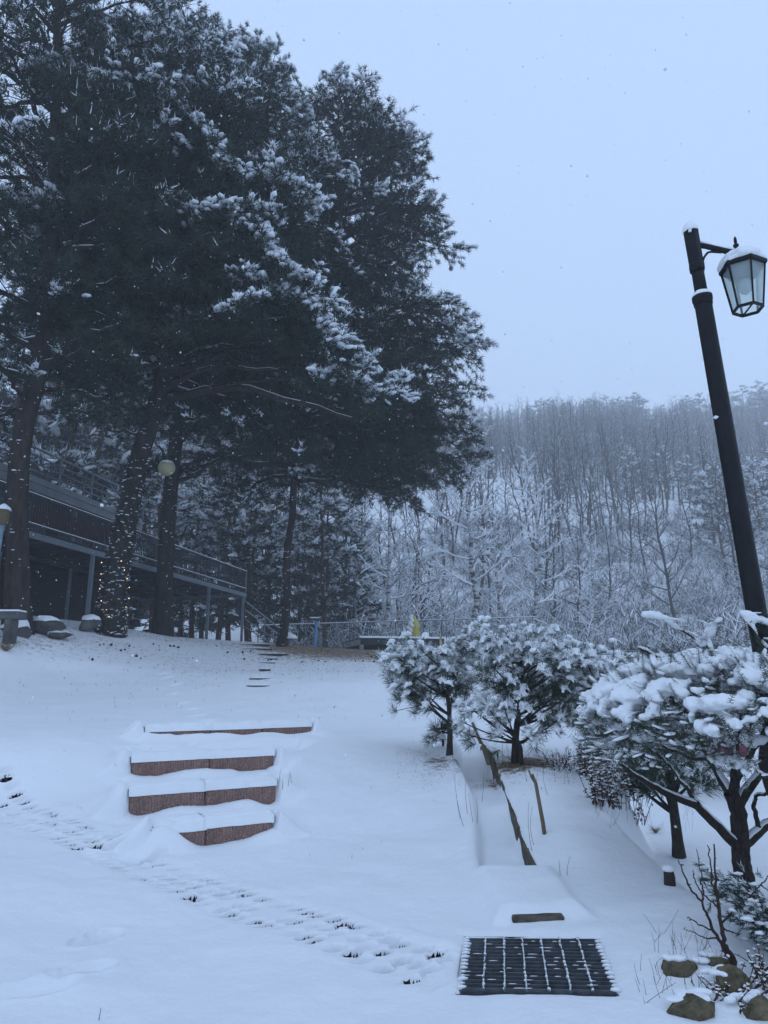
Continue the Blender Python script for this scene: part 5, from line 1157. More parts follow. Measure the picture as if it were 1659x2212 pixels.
TUFT_FAR = tuft_template(9, 0.42, 0.060, (0.3, 1.4), 0.5, 5)
def far_pine(name, seed, H, r0, R, base_clear=0.3, n=26, flat=True, amount=1.0, dens=1.0, tpl=None, scl=1.0):
    r = np.random.default_rng(seed); g = Geo(); s = Geo(); nd = Geo(); z = np.linspace(0, H, 8); tr = np.stack([np.cumsum(r.normal(0, .012 * H, 8)) * .5, np.cumsum(r.normal(0, .012 * H, 8)) * .5, z], -1); tr[0] = (0, 0, -0.6)
    g.tubes(tr[None], (r0 * (1 - 0.85 * z / H))[None], 6); P, D, TP, TR_ = [], [], [], []
    for i in range(n):
        f = base_clear + (1 - base_clear) * (i + .5) / n; o = np.array([np.interp(f * H, z, tr[:, q]) for q in range(3)]); az = i * 2.39996 + r.normal(0, .3); u = (f - base_clear) / (1 - base_clear)
        L = R * (math.sin(min(1, u * 1.6 + .28) * math.pi * .5) * (1 - u ** 2.2) + .12) * r.uniform(.75, 1.15); e = o + [math.cos(az) * L, math.sin(az) * L, L * r.uniform(-.02, .3)]
        TP.append(bez(o, (o + e) / 2 + [0, 0, .08 * L], e, 4)); TR_.append(np.linspace(.05, .015, 4)); nt = max(4, int(L * 7 * dens)); sv = r.uniform(.3, 1.03, nt)
        p = o + (e - o) * sv[:, None] + np.stack([r.normal(0, .22 * L * (1.15 - sv)), r.normal(0, .22 * L * (1.15 - sv)), r.normal(.05, .09, nt)], -1); P.append(p); D.append(unit(np.stack([np.full(nt, math.cos(az)), np.full(nt, math.sin(az)), np.full(nt, .4)], -1) + r.normal(0, .5, (nt, 3))))
    g.tubes(np.array(TP), np.array(TR_), 3); P = np.concatenate(P); D = np.concatenate(D)
    foliage(P, D, r, tpl or TUFT_FAR, scl, 2.2, s, nd, 2.3, amount)
    th = bpy.data.objects.new(name, None); COL.objects.link(th); part('trunk', g, M['bark_red'], th, True); part('crown', nd, M['needle'], th); part('snow', s, M['snow_tree'], th, True, 'stuff')
    return th

def place(proto, used, x, y, sc, rz, label, cat, group=None, dz=0.0, tilt=0.0):
    o = proto if not used.get(proto.name) else copy_tree(proto)
    used[proto.name] = True
    o.location = (x, y, bz(x, y) + dz); o.rotation_euler = (tilt, 0, rz); o.scale = (sc, sc, sc); tag(o, label, cat, group); return o
USED = {}
r_ = np.random.default_rng(31)
# birches at the edge of the wood
birches = [bare_tree('birch_tree', 201, 13.5, 0.16, 30, 0.24, 0.06, 'birch', 1.0, 6, 3, .8), bare_tree('birch_tree', 202, 12.0, 0.13, 26, 0.26, -0.02, 'birch', 1.0, 6, 3, .75), bare_tree('birch_tree', 203, 14.5, 0.17, 32, 0.27, 0.03, 'birch', 1.0, 7, 3, .7)]
BI = [((820, 1385), 43, 0, 1.0, 0.5, 'slanting white birch just behind the end of the low platform'), ((905, 1370), 46, 1, 1.05, 2.0, 'straight white birch behind the folded parasol'), ((1010, 1372), 44, 2, 1.15, 4.0, 'largest white birch, its branches heavily lined with snow'),
      ((1180, 1360), 45, 2, 1.0, 1.1, 'white birch standing apart beyond the young pines'), ((862, 1375), 50, 1, 0.9, 3.3, 'thin birch deeper in the wood between two larger ones'), ((960, 1372), 52, 0, 1.0, 1.9, 'leaning thin birch deep in the wood beyond the fence'),
      ((1075, 1370), 53, 1, 1.1, 5.0, 'slim birch in the brush at the hill foot'), ((1290, 1370), 50, 1, 0.9, 0.3, 'small birch with sparse twigs before the hillside'), ((780, 1380), 48, 2, .9, 2.6, 'pale birch half hidden by the wide-crowned pine')]
for (px, py), y, k, sc, rz, lab in BI:
    x = float(at(px, py, y)[0]); place(birches[k], USED, x, y, sc, rz, lab, 'birch tree')
# middle-distance pines behind deck and lawn
mids = [far_pine('pine_tree', 301, 13, 0.19, 2.6, 0.16, 40, dens=1.5, tpl=TUFT_FAR), far_pine('pine_tree', 302, 11, 0.17, 2.3, 0.12, 38, dens=1.5), far_pine('pine_tree', 303, 15, 0.21, 2.6, 0.22, 40, dens=1.5)]
MP = [(705, 41.5, 0, .95), (545, 41, 1, 1.0), (470, 43, 0, 1.05), (420, 46, 2, 1.0), (580, 46, 2, 1.0), (650, 47, 1, 1.1), (745, 47, 2, .9), (500, 50, 2, 1.1), (330, 44, 0, 1.1), (250, 47, 2, 1.0), (150, 46, 1, 1.15), (60, 48, 0, 1.1), (610, 53, 0, 1.2), (700, 55, 2, 1.1), (380, 53, 1, 1.3), (200, 55, 2, 1.2), (770, 52, 1, 1.0), (-40, 50, 2, 1.2), (440, 58, 0, 1.3), (540, 60, 1, 1.4), (20, 43, 2, 1.7), (110, 44, 0, 1.75), (190, 45, 2, 1.6), (270, 48, 0, 1.6), (-60, 42, 0, 1.7), (150, 52, 2, 1.9), (60, 56, 0, 2.0)]
for k, (px, y, q, sc) in enumerate(MP):
    lab = {0: 'slim dark pine just behind the fence beside the blue post', 1: 'dark pine right behind the sloping stair handrail', 2: 'dark pine seen over the end of the deck railing', 8: 'dark pine beyond the roof railing near the globe lantern', 6: 'snowy pine between the blue post and the first birch'}.get(k, 'dark snowy pine deeper in the wood behind the deck and fence')
    place(mids[q], USED, float(at(px, 1350, y)[0]), y, sc, k * 1.7, lab, 'pine tree', 'pines behind the deck')
# hillside
hb = [bare_tree('bare_tree', 401, 13, 0.13, 22, .30, 0.03, 'bark_grey', .35, 5, 3, .9, 4, .22, 1.5), bare_tree('bare_tree', 402, 11, 0.11, 20, .34, .06, 'bark_grey', .4, 5, 3, .8, 4, .15, 1.5), bare_tree('bare_tree', 403, 15, 0.14, 22, .26, -.05, 'bark_grey', .3, 5, 3, 1.0, 4, .3, 1.5), bare_tree('bare_tree', 404, 9, 0.09, 18, .38, .10, 'bark_grey', .5, 5, 3, .7, 4, .08, 1.5)]
for px, y, q, sc in [(1240, 58, 1, .8), (1420, 60, 0, .9)]: pass
pts = []
tries = 0
while len(pts) < 270 and tries < 20000:
    tries += 1; y = 60 + 130 * r_.random() ** 0.85; x = r_.uniform(-0.40, 0.60) * y
    px = 829.5 + x / y * 1533
    if px < 560 and r_.random() < 0.65: continue
    if all((x - a) ** 2 + (y - b) ** 2 > (2.4 if y < 90 else 3.4) ** 2 for a, b in pts): pts.append((x, y))
for k, (x, y) in enumerate(pts):
    place(hb[int(r_.integers(0, 4))], USED, x, y, r_.uniform(.75, 1.2), r_.uniform(0, 6.28), 'bare grey hillside tree with snow along its branches', 'bare tree', 'bare trees on the hillside', 0, r_.normal(0, .11))
hp = [far_pine('hill_pine', 501, 13, .2, 3.4, .45, 22, dens=1.2, amount=1.0), far_pine('hill_pine', 502, 11, .18, 3.6, .4, 20, dens=1.2), far_pine('hill_pine', 503, 9, .15, 2.2, .12, 26, dens=1.2)]
cnt = 0
for k in range(120):
    y = r_.uniform(245, 305); x = r_.uniform(-.42, .60) * y
    place(hp[k % 2], USED, x, y, r_.uniform(.9, 1.6), r_.uniform(0, 6.28), 'misty snow-covered pine crowning the hill ridge', 'pine tree', 'pines along the ridge')
for px, y in ((1500, 112), (1560, 104), (1620, 98), (1640, 120), (1590, 88), (1450, 125), (1380, 118), (1540, 80), (1650, 82), (1700, 90)):
    place(hp[2], USED, float(at(px, 1200, y)[0]), y, r_.uniform(.9, 1.3), r_.uniform(0, 6.28), 'snowy young fir standing among the bare hillside trees', 'fir tree', 'young firs on the slope')
# wood further off and brush, too many to count
def joined(proto):
    """one mesh with two materials from a prototype's parts; the prototype is dissolved"""
    V, T, MI, ms = [], [], [], []; n = 0
    for ch in list(proto.children):
        me = ch.data; co = np.empty(len(me.vertices) * 3, np.float32); me.vertices.foreach_get('co', co); t = np.empty(len(me.loops), np.int32); me.loops.foreach_get('vertex_index', t)
        V.append(co.reshape(-1, 3)); T.append(t.reshape(-1, 3) + n); MI.append(np.full(len(t) // 3, len(ms))); ms.append(me.materials[0]); n += len(co) // 3; bpy.data.objects.remove(ch)
    bpy.data.objects.remove(proto)
    me = mesh('copy_source', np.concatenate(V), np.concatenate(T), None)
    for m_ in ms: me.materials.append(m_)
    me.polygons.foreach_set('material_index', np.concatenate(MI).astype(np.int32)); return bpy.data.objects.new('copy_source', me)
def stuff_copies(name, sources, places):
    """one object: the sources set out on points by geometry nodes"""
    pl_ = np.array(places); me = bpy.data.meshes.new(name); z = base_h(pl_[:, 0], pl_[:, 1]); P_ = np.stack([pl_[:, 0], pl_[:, 1], z], -1).astype(np.float32)
    me.vertices.add(len(P_)); me.vertices.foreach_set('co', P_.ravel())
    a = me.attributes.new('size', 'FLOAT', 'POINT'); a.data.foreach_set('value', pl_[:, 2].astype(np.float32))
    a = me.attributes.new('turn', 'FLOAT_VECTOR', 'POINT'); a.data.foreach_set('vector', np.stack([0.05 * np.sin(pl_[:, 3] * 7), 0.05 * np.cos(pl_[:, 3] * 5), pl_[:, 3]], -1).astype(np.float32).ravel())
    a = me.attributes.new('which', 'INT', 'POINT'); a.data.foreach_set('value', pl_[:, 4].astype(np.int32))
    ng = bpy.data.node_groups.new(name, 'GeometryNodeTree'); ng.interface.new_socket('Geometry', in_out='INPUT', socket_type='NodeSocketGeometry'); ng.interface.new_socket('Geometry', in_out='OUTPUT', socket_type='NodeSocketGeometry')
    N, L = ng.nodes.new, ng.links.new; gi, go, jn = N('NodeGroupInput'), N('NodeGroupOutput'), N('GeometryNodeJoinGeometry')
    def attr(nm, ty): q = N('GeometryNodeInputNamedAttribute'); q.data_type = ty; q.inputs[0].default_value = nm; return q.outputs[0]
    sz, tn, wh = attr('size', 'FLOAT'), attr('turn', 'FLOAT_VECTOR'), attr('which', 'INT'); er = N('FunctionNodeEulerToRotation'); L(tn, er.inputs[0])
    for k, src in enumerate(sources):
        oi = N('GeometryNodeObjectInfo'); oi.inputs['Object'].default_value = src; cm = N('FunctionNodeCompare'); cm.data_type = 'INT'; cm.operation = 'EQUAL'; cm.inputs[3].default_value = k; L(wh, cm.inputs[2])
        ip = N('GeometryNodeInstanceOnPoints'); L(gi.outputs[0], ip.inputs['Points']); L(cm.outputs[0], ip.inputs['Selection']); L(oi.outputs['Geometry'], ip.inputs['Instance']); L(er.outputs[0], ip.inputs['Rotation']); L(sz, ip.inputs['Scale']); L(ip.outputs[0], jn.inputs[0])
    L(jn.outputs[0], go.inputs[0]); o = link(name, me); md = o.modifiers.new('copies', 'NODES'); md.node_group = ng; return o
lo = [joined(bare_tree('tmp', 601, 13, .16, 18, .30, .02, 'bark_grey', .35, 5, 3, .9, 3, .2, 1.6)), joined(bare_tree('tmp', 602, 11, .14, 17, .34, .06, 'bark_grey', .4, 5, 3, .8, 3, .12, 1.6)), joined(bare_tree('tmp', 603, 9, .10, 14, .30, -.03, 'bark_grey', .4, 5, 3, .8, 3, .12, 1.6))]
pl = []
for k in range(6500):
    y = 80 + 225 * r_.random() ** .6; x = r_.uniform(-.45, .62) * y
    if y < 190 and vnoise(np.array([x * .07]), np.array([y * .07]))[0] < -.06: continue
    pl.append((x, y, r_.uniform(.55, 1.25), r_.uniform(0, 6.28), int(r_.integers(0, 3))))
o = stuff_copies('distant_wood', lo, pl); tag(o, 'hazy mass of bare trees covering the hillside', 'wood', kind='stuff')
# low brush: twigs with snow at the hill foot and behind the fence
def bush_proto(seed, H, n, mat):
    r = np.random.default_rng(seed); g = Geo(); s = Geo(); A, R_ = [], []
    for i in range(n):
        az = r.uniform(0, 6.28); el = r.uniform(.35, 1.4); L = H * r.uniform(.5, 1.1); o = np.array([r.normal(0, .12 * H), r.normal(0, .12 * H), 0]); d = np.array([math.cos(az) * math.cos(el), math.sin(az) * math.cos(el), math.sin(el)]); e = o + d * L
        c = bez(o, (o + e) / 2 + [0, 0, .1 * L], e + [0, 0, -.1 * L], 4); A.append(c); R_.append(np.linspace(.018, .006, 4))
        for j in range(4):
            f = r.uniform(.3, 1); o2 = o + (e - o) * f; d2 = unit(d + r.normal(0, .7, 3)); l2 = L * r.uniform(.2, .45); A.append(bez(o2, o2 + d2 * l2 * .5 + [0, 0, .03], o2 + d2 * l2, 4)); R_.append(np.linspace(.012, .005, 4))
    A = np.array(A); R_ = np.array(R_) * 1.1; g.tubes(A, R_, 3); m = r.random(len(A)) < .5; s.tubes(A[m] + np.array([0, 0, 1]) * (R_[m] + .012)[..., None], R_[m] * .5 + .013, 3)
    th = bpy.data.objects.new('tmp_bush', None); COL.objects.link(th); part('a', g, M[mat], th); part('b', s, M['snow_tree'], th); return joined(th)
bp = [bush_proto(701, 2.2, 16, 'bark_grey'), bush_proto(702, 1.5, 14, 'bark_grey')]
pl = []
for k in range(1500):
    y = 42.5 + 60 * r_.random() ** 1.5; x = r_.uniform(-.12, .62) * y; pl.append((x, y, r_.uniform(.7, 1.6), r_.uniform(0, 6.28), int(r_.integers(0, 2))))
o = stuff_copies('undergrowth', bp, pl); tag(o, 'snow-laden brush at the foot of the hill', 'brush', kind='stuff')
# ------------------------------------------------------------------ hazy snowy air
g = Geo(); g.box((0, 225, 81), (860, 480, 168)); hz = part('haze', g, None); hz['kind'] = 'stuff'; tag(hz, 'pale snowy haze filling the valley', 'haze')
m = bpy.data.materials.new('snow_haze'); m.use_nodes = True; nt = m.node_tree; nt.nodes.clear(); o_ = nt.nodes.new('ShaderNodeOutputMaterial'); v_ = nt.nodes.new('ShaderNodeVolumePrincipled')
v_.inputs['Color'].default_value = (0.97, 0.985, 1.0, 1); v_.inputs['Density'].default_value = 0.0021; v_.inputs['Anisotropy'].default_value = 0.2; nt.links.new(v_.outputs[0], o_.inputs['Volume']); hz.data.materials.append(m)
# ------------------------------------------------------------------ young long-needled pines beside the ditch
TUFT_NEAR = tuft_template(58, 0.155, 0.0046, (0.25, 1.45), 0.55, 9, blade=True)
def young_pine(label, basepx, y, lobes, r, trunk, tdiam=0.075, per=8, spread=0.12, dspread=0.32, snowy=1.15, sc=1.0, fan=0.0):
    b = at(*basepx, y); gz0 = gz(b[0], b[1]); b[2] = gz0
    tp_ = np.array([b - [0, 0, 0.12]] + [at(px, py, y) for px, py in trunk]); k = 14; tt = np.linspace(0, len(tp_) - 1, k)
    tr = np.stack([np.interp(tt, np.arange(len(tp_)), tp_[:, q]) for q in range(3)], -1); rad = np.linspace(tdiam / 2 * 1.15, 0.012, k)
    rad[:2] *= 1.15
    g = Geo(); g.tubes(tr[None], rad[None], 10); sn = Geo(); nd = Geo(); P, D = [], []
    cs, rs = [], []
    for px, py in lobes:
        dy = r.uniform(-dspread, dspread); c = at(px, py, y + dy); j = int(np.argmin(np.abs(tr[:, 2] - (c[2] - 0.30 - 0.15 * abs(c[0] - b[0]))))); j = max(4, min(j, k - 2)); o = tr[j]
        cv = bez(o, (o + c) / 2 + [0, 0, -0.05], c, 6); g.tubes(cv[None], np.linspace(rad[j] * .55 + .003, .006, 6)[None], 6)
        out = unit((c - (tr[j] + [0, 0, 0.1])) * [1, 1, .6])
        for q in range(per):
            p = c + r.normal(0, spread, 3) * [1, 1, .55]; d = unit(out * .7 + unit(p - c) * .5 + [0, 0, .45] + r.normal(0, .2, 3))
            g.tubes(np.array([[c - out * .05, (c + p) / 2, p + d * .05]]), np.array([[.006, .005, .004]]), 4); P.append(p); D.append(d)
        for q in range(per // 2):
            p = c + r.normal(0, spread, 3) * [1, 1, .5] + [0, 0, -.10]; P.append(p); D.append(unit(out + r.normal(0, .35, 3) + [0, 0, -.05]))
    P = np.array(P); D = np.array(D); X, Y, Z = frames(D, r.uniform(0, 6.28, len(P))); e = exposure(P, .16, 1.0); ex = np.clip(1.15 - e / 3.0, 0, 1) * snowy
    split_needles(TUFT_NEAR, P, X, Y, Z, sc * r.uniform(.85, 1.15, len(P)), ex * .42, nd, sn, r)
    for i in np.nonzero(ex > 0.35 + .6 * r.random(len(P)))[0]:
        p, d = P[i], D[i]; h = unit(d * [1, 1, .35]); m = int(r.integers(3, 6))
        cs.append(p + d * .03 + [0, 0, .035]); rs.append((.072, .072, .040))
        for q in range(m):            # fingers of snow lying along the needles
            a = r.normal(0, 1.0); hd = np.array([h[0] * math.cos(a) - h[1] * math.sin(a), h[0] * math.sin(a) + h[1] * math.cos(a), 0]); L = r.uniform(.05, .115)
            for s in np.linspace(.3, 1, 4): cs.append(p + d * .03 + hd * L * s + [0, 0, .030 - .055 * s * s]); w = .028 * (1.25 - .6 * s); rs.append((w, w, .020 * (1.2 - .5 * s)))
    th = thing('young_pine', b, label, 'pine tree')
    part('trunk', g, M['bark_small'], th, True); part('crown', nd, M['needle_near'], th); part('needle_snow', sn, M['snow_tree'], th, False, 'stuff')
    fuse('snow', cs, rs, 0.014, M['snow'], th, 0.006, ICO1, 1, 'stuff')
    return th
r1 = np.random.default_rng(41)
young_pine('small leaning young pine standing on the lawn side of the ditch', (970, 1632), 10.55, [(858, 1412), (868, 1440), (900, 1392), (908, 1420), (930, 1425), (885, 1455), (930, 1455), (962, 1412), (985, 1400), (880, 1482), (915, 1490), (955, 1470), (1000, 1430), (925, 1515), (900, 1500), (975, 1505), (950, 1440), (985, 1460), (955, 1580), (870, 1425), (990, 1480)], r1,
           [(972, 1600), (972, 1560), (968, 1510), (965, 1460), (955, 1410)], 0.085)
young_pine('larger bushy young pine on the far bank of the ditch', (1112, 1642), 10.0, [(1038, 1362), (1045, 1400), (1075, 1385), (1100, 1375), (1130, 1392), (1158, 1368), (1190, 1378), (1215, 1392), (1230, 1430), (1185, 1420), (1145, 1432), (1105, 1430), (1065, 1440), (1205, 1465), (1240, 1452), (1232, 1500), (1175, 1480), (1125, 1480), (1080, 1475), (1215, 1530), (1155, 1530), (1250, 1475), (1110, 1410), (1165, 1405), (1200, 1500), (1030, 1385),
           (1240, 1415), (1140, 1460), (1190, 1450), (1095, 1500), (1170, 1510), (1140, 1500)], r1, [(1113, 1600), (1120, 1540), (1130, 1480), (1125, 1430), (1110, 1380)], 0.095, per=9, dspread=.5)
young_pine('low drooping pine branches spreading over the ditch pole', (1128, 1642), 9.7, [(1005, 1522), (1025, 1535), (1050, 1525), (1075, 1545), (1095, 1550), (1020, 1590), (1045, 1500), (1080, 1592), (1142, 1595), (1180, 1565), (1200, 1560), (1000, 1560), (1090, 1530)], r1, [(1124, 1610), (1110, 1585), (1095, 1570), (1080, 1560)], 0.05, per=3, spread=.06, dspread=.25, snowy=1.2)
young_pine('slim pine rising from the lower garden behind the yew', (1468, 1860), 9.0, [(1420, 1655), (1445, 1640), (1480, 1650), (1400, 1690), (1430, 1690), (1500, 1680), (1465, 1670), (1385, 1670), (1460, 1620), (1490, 1640), (1415, 1630), (1440, 1600), (1480, 1600), (1370, 1690), (1340, 1600), (1310, 1590), (1365, 1580), (1400, 1600)], r1, [(1462, 1800), (1452, 1720), (1448, 1660), (1450, 1600), (1452, 1560)], 0.13, per=6, spread=.13, dspread=.4, snowy=.7, sc=1.25)
young_pine('rounded young pine between the bushy pine and the yew', (1290, 1640), 9.6, [(1262, 1420), (1290, 1410), (1310, 1440), (1270, 1450), (1265, 1490), (1300, 1500), (1275, 1540), (1300, 1560), (1320, 1480), (1330, 1430), (1268, 1570), (1255, 1440)], r1, [(1290, 1590), (1288, 1540), (1288, 1490), (1290, 1440)], 0.06, per=5, dspread=.4)

# ------------------------------------------------------------------ yew with thick pads of snow
r2 = np.random.default_rng(52)
YB = atz(1612, 1945, -0.25); YB[2] = gz(YB[0], YB[1]); YY = float(YB[1])
yew = thing('yew_tree', YB, 'spreading dark yew under thick pads of snow by the lamp', 'yew tree')
g = Geo()
def limb(pts, r0, r1_, sides=9, snow=True):
    c = np.array([at(px, py, YY + dy) for px, py, dy in pts]); m = max(8, 4 * len(c)); tt = np.linspace(0, len(c) - 1, m)
    c = np.stack([np.interp(tt, np.arange(len(c)), c[:, q]) for q in range(3)], -1); c[1:-1] = (c[:-2] + 2 * c[1:-1] + c[2:]) / 4 + r2.normal(0, .004, (m - 2, 3)); g.tubes(c[None], np.linspace(r0, r1_, m)[None], sides); return c, np.linspace(r0, r1_, m)
LB = [limb([(1622, 1955, 0), (1608, 1900, 0), (1600, 1850, 0), (1598, 1790, 0), (1593, 1745, 0), (1578, 1712, 0)], .082, .062, 12),
      limb([(1600, 1838, 0), (1555, 1790, -.1), (1505, 1740, -.2), (1440, 1715, -.3), (1395, 1690, -.4), (1340, 1650, -.4)], .045, .014),
      limb([(1510, 1742, -.2), (1480, 1700, -.2), (1455, 1665, -.1), (1425, 1630, 0)], .022, .010), limb([(1580, 1715, 0), (1545, 1660, .2), (1520, 1610, .3), (1500, 1560, .3), (1440, 1500, .2)], .045, .014), limb([(1585, 1720, 0), (1588, 1660, -.1), (1590, 1600, 0), (1600, 1520, .1)], .042, .02),
      limb([(1595, 1740, 0), (1625, 1690, 0), (1660, 1650, .1), (1710, 1590, .2)], .05, .02), limb([(1600, 1830, 0), (1640, 1795, .1), (1690, 1760, .2), (1760, 1700, .2), (1800, 1600, .3)], .05, .02), limb([(1590, 1690, 0), (1610, 1650, -.3), (1640, 1600, -.6), (1670, 1540, -.9)], .03, .012),
      limb([(1585, 1650, -.05), (1550, 1640, -.4), (1500, 1640, -.7), (1430, 1610, -.8)], .025, .010), limb([(1640, 1790, .1), (1628, 1745, 0), (1632, 1720, 0), (1660, 1712, -.1)], .022, .012), limb([(1692, 1760, .2), (1662, 1700, -.2), (1648, 1640, -.4), (1655, 1560, -.5)], .055, .03)]
part('trunk', g, M['bark_small'], yew, True)
sg = Geo()
for c, rr in LB[1:]:
    t_ = unit(np.gradient(c, axis=0)); fl = np.abs(t_[:, 2]) < .92; sg.tubes((c + np.array([0, 0, 1]) * rr[:, None] * .7)[None], (np.where(fl, rr * .75, .002))[None], 7)
part('limb_snow', sg, M['snow'], yew, True, 'stuff')
# pads: (px, py top, depth offset, half width, half depth, thickness)
CX, CY = 3.55, YY - 0.38
def crown_top(x, y):
    q = ((x - CX) / 1.75) ** 2 + ((y - CY) / 1.55) ** 2; return 1.26 + 0.52 * np.sqrt(np.clip(1.10 - q, 0, None)), q
sprP, sprD, cs, rs = [], [], [], []
npad = 0
for k in range(1150):
    a = r2.uniform(0, 6.283); rr = math.sqrt(r2.random()) * 1.02; x = CX + 1.75 * rr * math.cos(a); y = CY + 1.55 * rr * math.sin(a); zt_, q = crown_top(np.array([x]), np.array([y])); zt_ = float(zt_[0]) + r2.normal(0, .028)
    if x > 4.9 or vnoise(np.array([x * 4.6]), np.array([y * 4.6 + 8]))[0] < -0.22: continue
    s = r2.uniform(.4, 1.3); w = .078 * s; cs.append((x, y, zt_)); rs.append((w * r2.uniform(.9, 1.5), w * r2.uniform(.8, 1.2), .050 * s)); npad += 1
    if q > .62 and r2.random() < .6:      # lobes of snow sliding over the rim
        for j in range(2): cs.append((x + .06 * math.cos(a) + r2.normal(0, .05), y + .06 * math.sin(a) + r2.normal(0, .05), zt_ - .08 - .10 * r2.random())); rs.append((.044 * s, .044 * s, .034 * s))
# lower pads on side branches
for k in range(70):
    a = r2.uniform(0, 6.283); x = CX + 1.62 * math.cos(a) * r2.uniform(.8, 1.08); y = CY + 1.45 * math.sin(a) * r2.uniform(.8, 1.08); z = r2.uniform(.92, 1.25); s = r2.uniform(.4, .8)
    cs.append((x, y, z)); rs.append((.10 * s, .09 * s, .05 * s)); cs.append((x + .08, y - .02, z + .01)); rs.append((.08 * s, .07 * s, .04 * s))
# sprigs poking out over the top
def sprig_line(pts, dy, thick=.028):
    c = np.array([at(px, py, YY + dy) for px, py in pts]); m = 14; tt = np.linspace(0, len(c) - 1, m); c = np.stack([np.interp(tt, np.arange(len(c)), c[:, q]) for q in range(3)], -1)
    for i in range(m):
        cs.append(c[i] + [0, 0, .016]); w = thick * r2.uniform(.8, 1.15); rs.append((w * 1.2, w, w * .8))
    for i in range(m - 1): sprP.append(c[i]); sprD.append(unit(c[i + 1] - c[i] + r2.normal(0, .01, 3)))
    return c
TW = [sprig_line([(1398, 1330), (1425, 1333), (1470, 1360), (1520, 1392)], -.7), sprig_line([(1556, 1342), (1535, 1362), (1522, 1392)], -.7), sprig_line([(1607, 1328), (1640, 1342), (1665, 1350)], -1.2, .034), sprig_line([(1607, 1330), (1630, 1365), (1640, 1385)], -1.2, .02), sprig_line([(1380, 1400), (1420, 1420)], -.8, .02)]
g = Geo()
for c in TW: g.tubes(c[None], np.linspace(.006, .010, len(c))[None], 5)
part('leader_twigs', g, M['twig'], yew, True, 'stuff')
fuse('snow', cs, rs, 0.017, M['snow'], yew, 0.03, ICO2, 0, 'stuff', rough=.45)
def yew_sprig(seed, n=22, L=.17):
    r = np.random.default_rng(seed); V, T = [], []
    V += [[-.003, 0, 0], [.003, 0, 0], [0, 0, L]]; T.append([0, 1, 2])
    for k in range(n):
        z = L * (.08 + .92 * k / n); sd = 1 if k % 2 else -1; l = .024 * (1 - .35 * k / n) * r.uniform(.8, 1.15); d = unit([sd * .85, r.normal(0, .3), .45]); s = unit(np.cross(d, [0, 1, 0])) * .0028; o = np.array([0, 0, z]); i = len(V)
        V += [o - s, o + s, o + d * l * 1.05 + s * .5, o + d * l - s * .5]; T += [[i, i + 1, i + 2], [i, i + 2, i + 3]]
    return np.array(V), np.array(T)
YS = [yew_sprig(k) for k in range(3)]
n = 5600; a = r2.uniform(0, 6.283, n); rr = r2.random(n) ** .38 * 1.04; x = CX + 1.75 * rr * np.cos(a); y = CY + 1.55 * rr * np.sin(a); top, q = crown_top(x, y)
lowz = .90 + .22 * (1 - rr) + .12 * fbm(x * 3, y * 3, 2); z = lowz + (top - .03 - lowz) * r2.random(n); P = np.stack([x, y, z], -1)
D = unit(np.stack([np.cos(a) * 1.0, np.sin(a), r2.normal(.12, .4, n)], -1) + r2.normal(0, .35, (n, 3)))
# upright tips piercing the snow
m2 = 520; a2 = r2.uniform(0, 6.283, m2); q2 = np.sqrt(r2.random(m2)); x2 = CX + 1.7 * q2 * np.cos(a2); y2 = CY + 1.5 * q2 * np.sin(a2); t2, _ = crown_top(x2, y2); P2 = np.stack([x2, y2, t2 + .015], -1); D2 = unit(np.stack([np.cos(a2) * .7, np.sin(a2) * .7, np.full(m2, .8)], -1) + r2.normal(0, .35, (m2, 3)))
P = np.vstack([P, P2, np.array(sprP)]); D = np.vstack([D, D2, np.array(sprD)]); keep = P[:, 0] < 5.0; P, D = P[keep], D[keep]
g = Geo(); X, Y, Z = frames(D, r2.uniform(-.5, .5, len(P))); w = r2.integers(0, 3, len(P))
for k in range(3): m = w == k; scatter(g, YS[k], P[m], X[m], Y[m], Z[m], r2.uniform(.75, 1.3, m.sum()))
part('foliage', g, M['yew'], yew)
ms = np.nonzero((r2.random(len(P)) < .20))[0]; g = Geo(); h = unit(D[ms] * [1, 1, .5]); Yh = unit(np.cross([0, 0, 1.0], h)); Zh = np.cross(h, Yh)
scatter(g, BLOBS[2], P[ms] + h * .08 + [0, 0, .012], h, Yh, Zh, np.stack([r2.uniform(.03, .08, len(ms)), r2.uniform(.015, .03, len(ms)), r2.uniform(.008, .02, len(ms))], -1)); part('sprig_snow', g, M['snow'], yew, True, 'stuff')

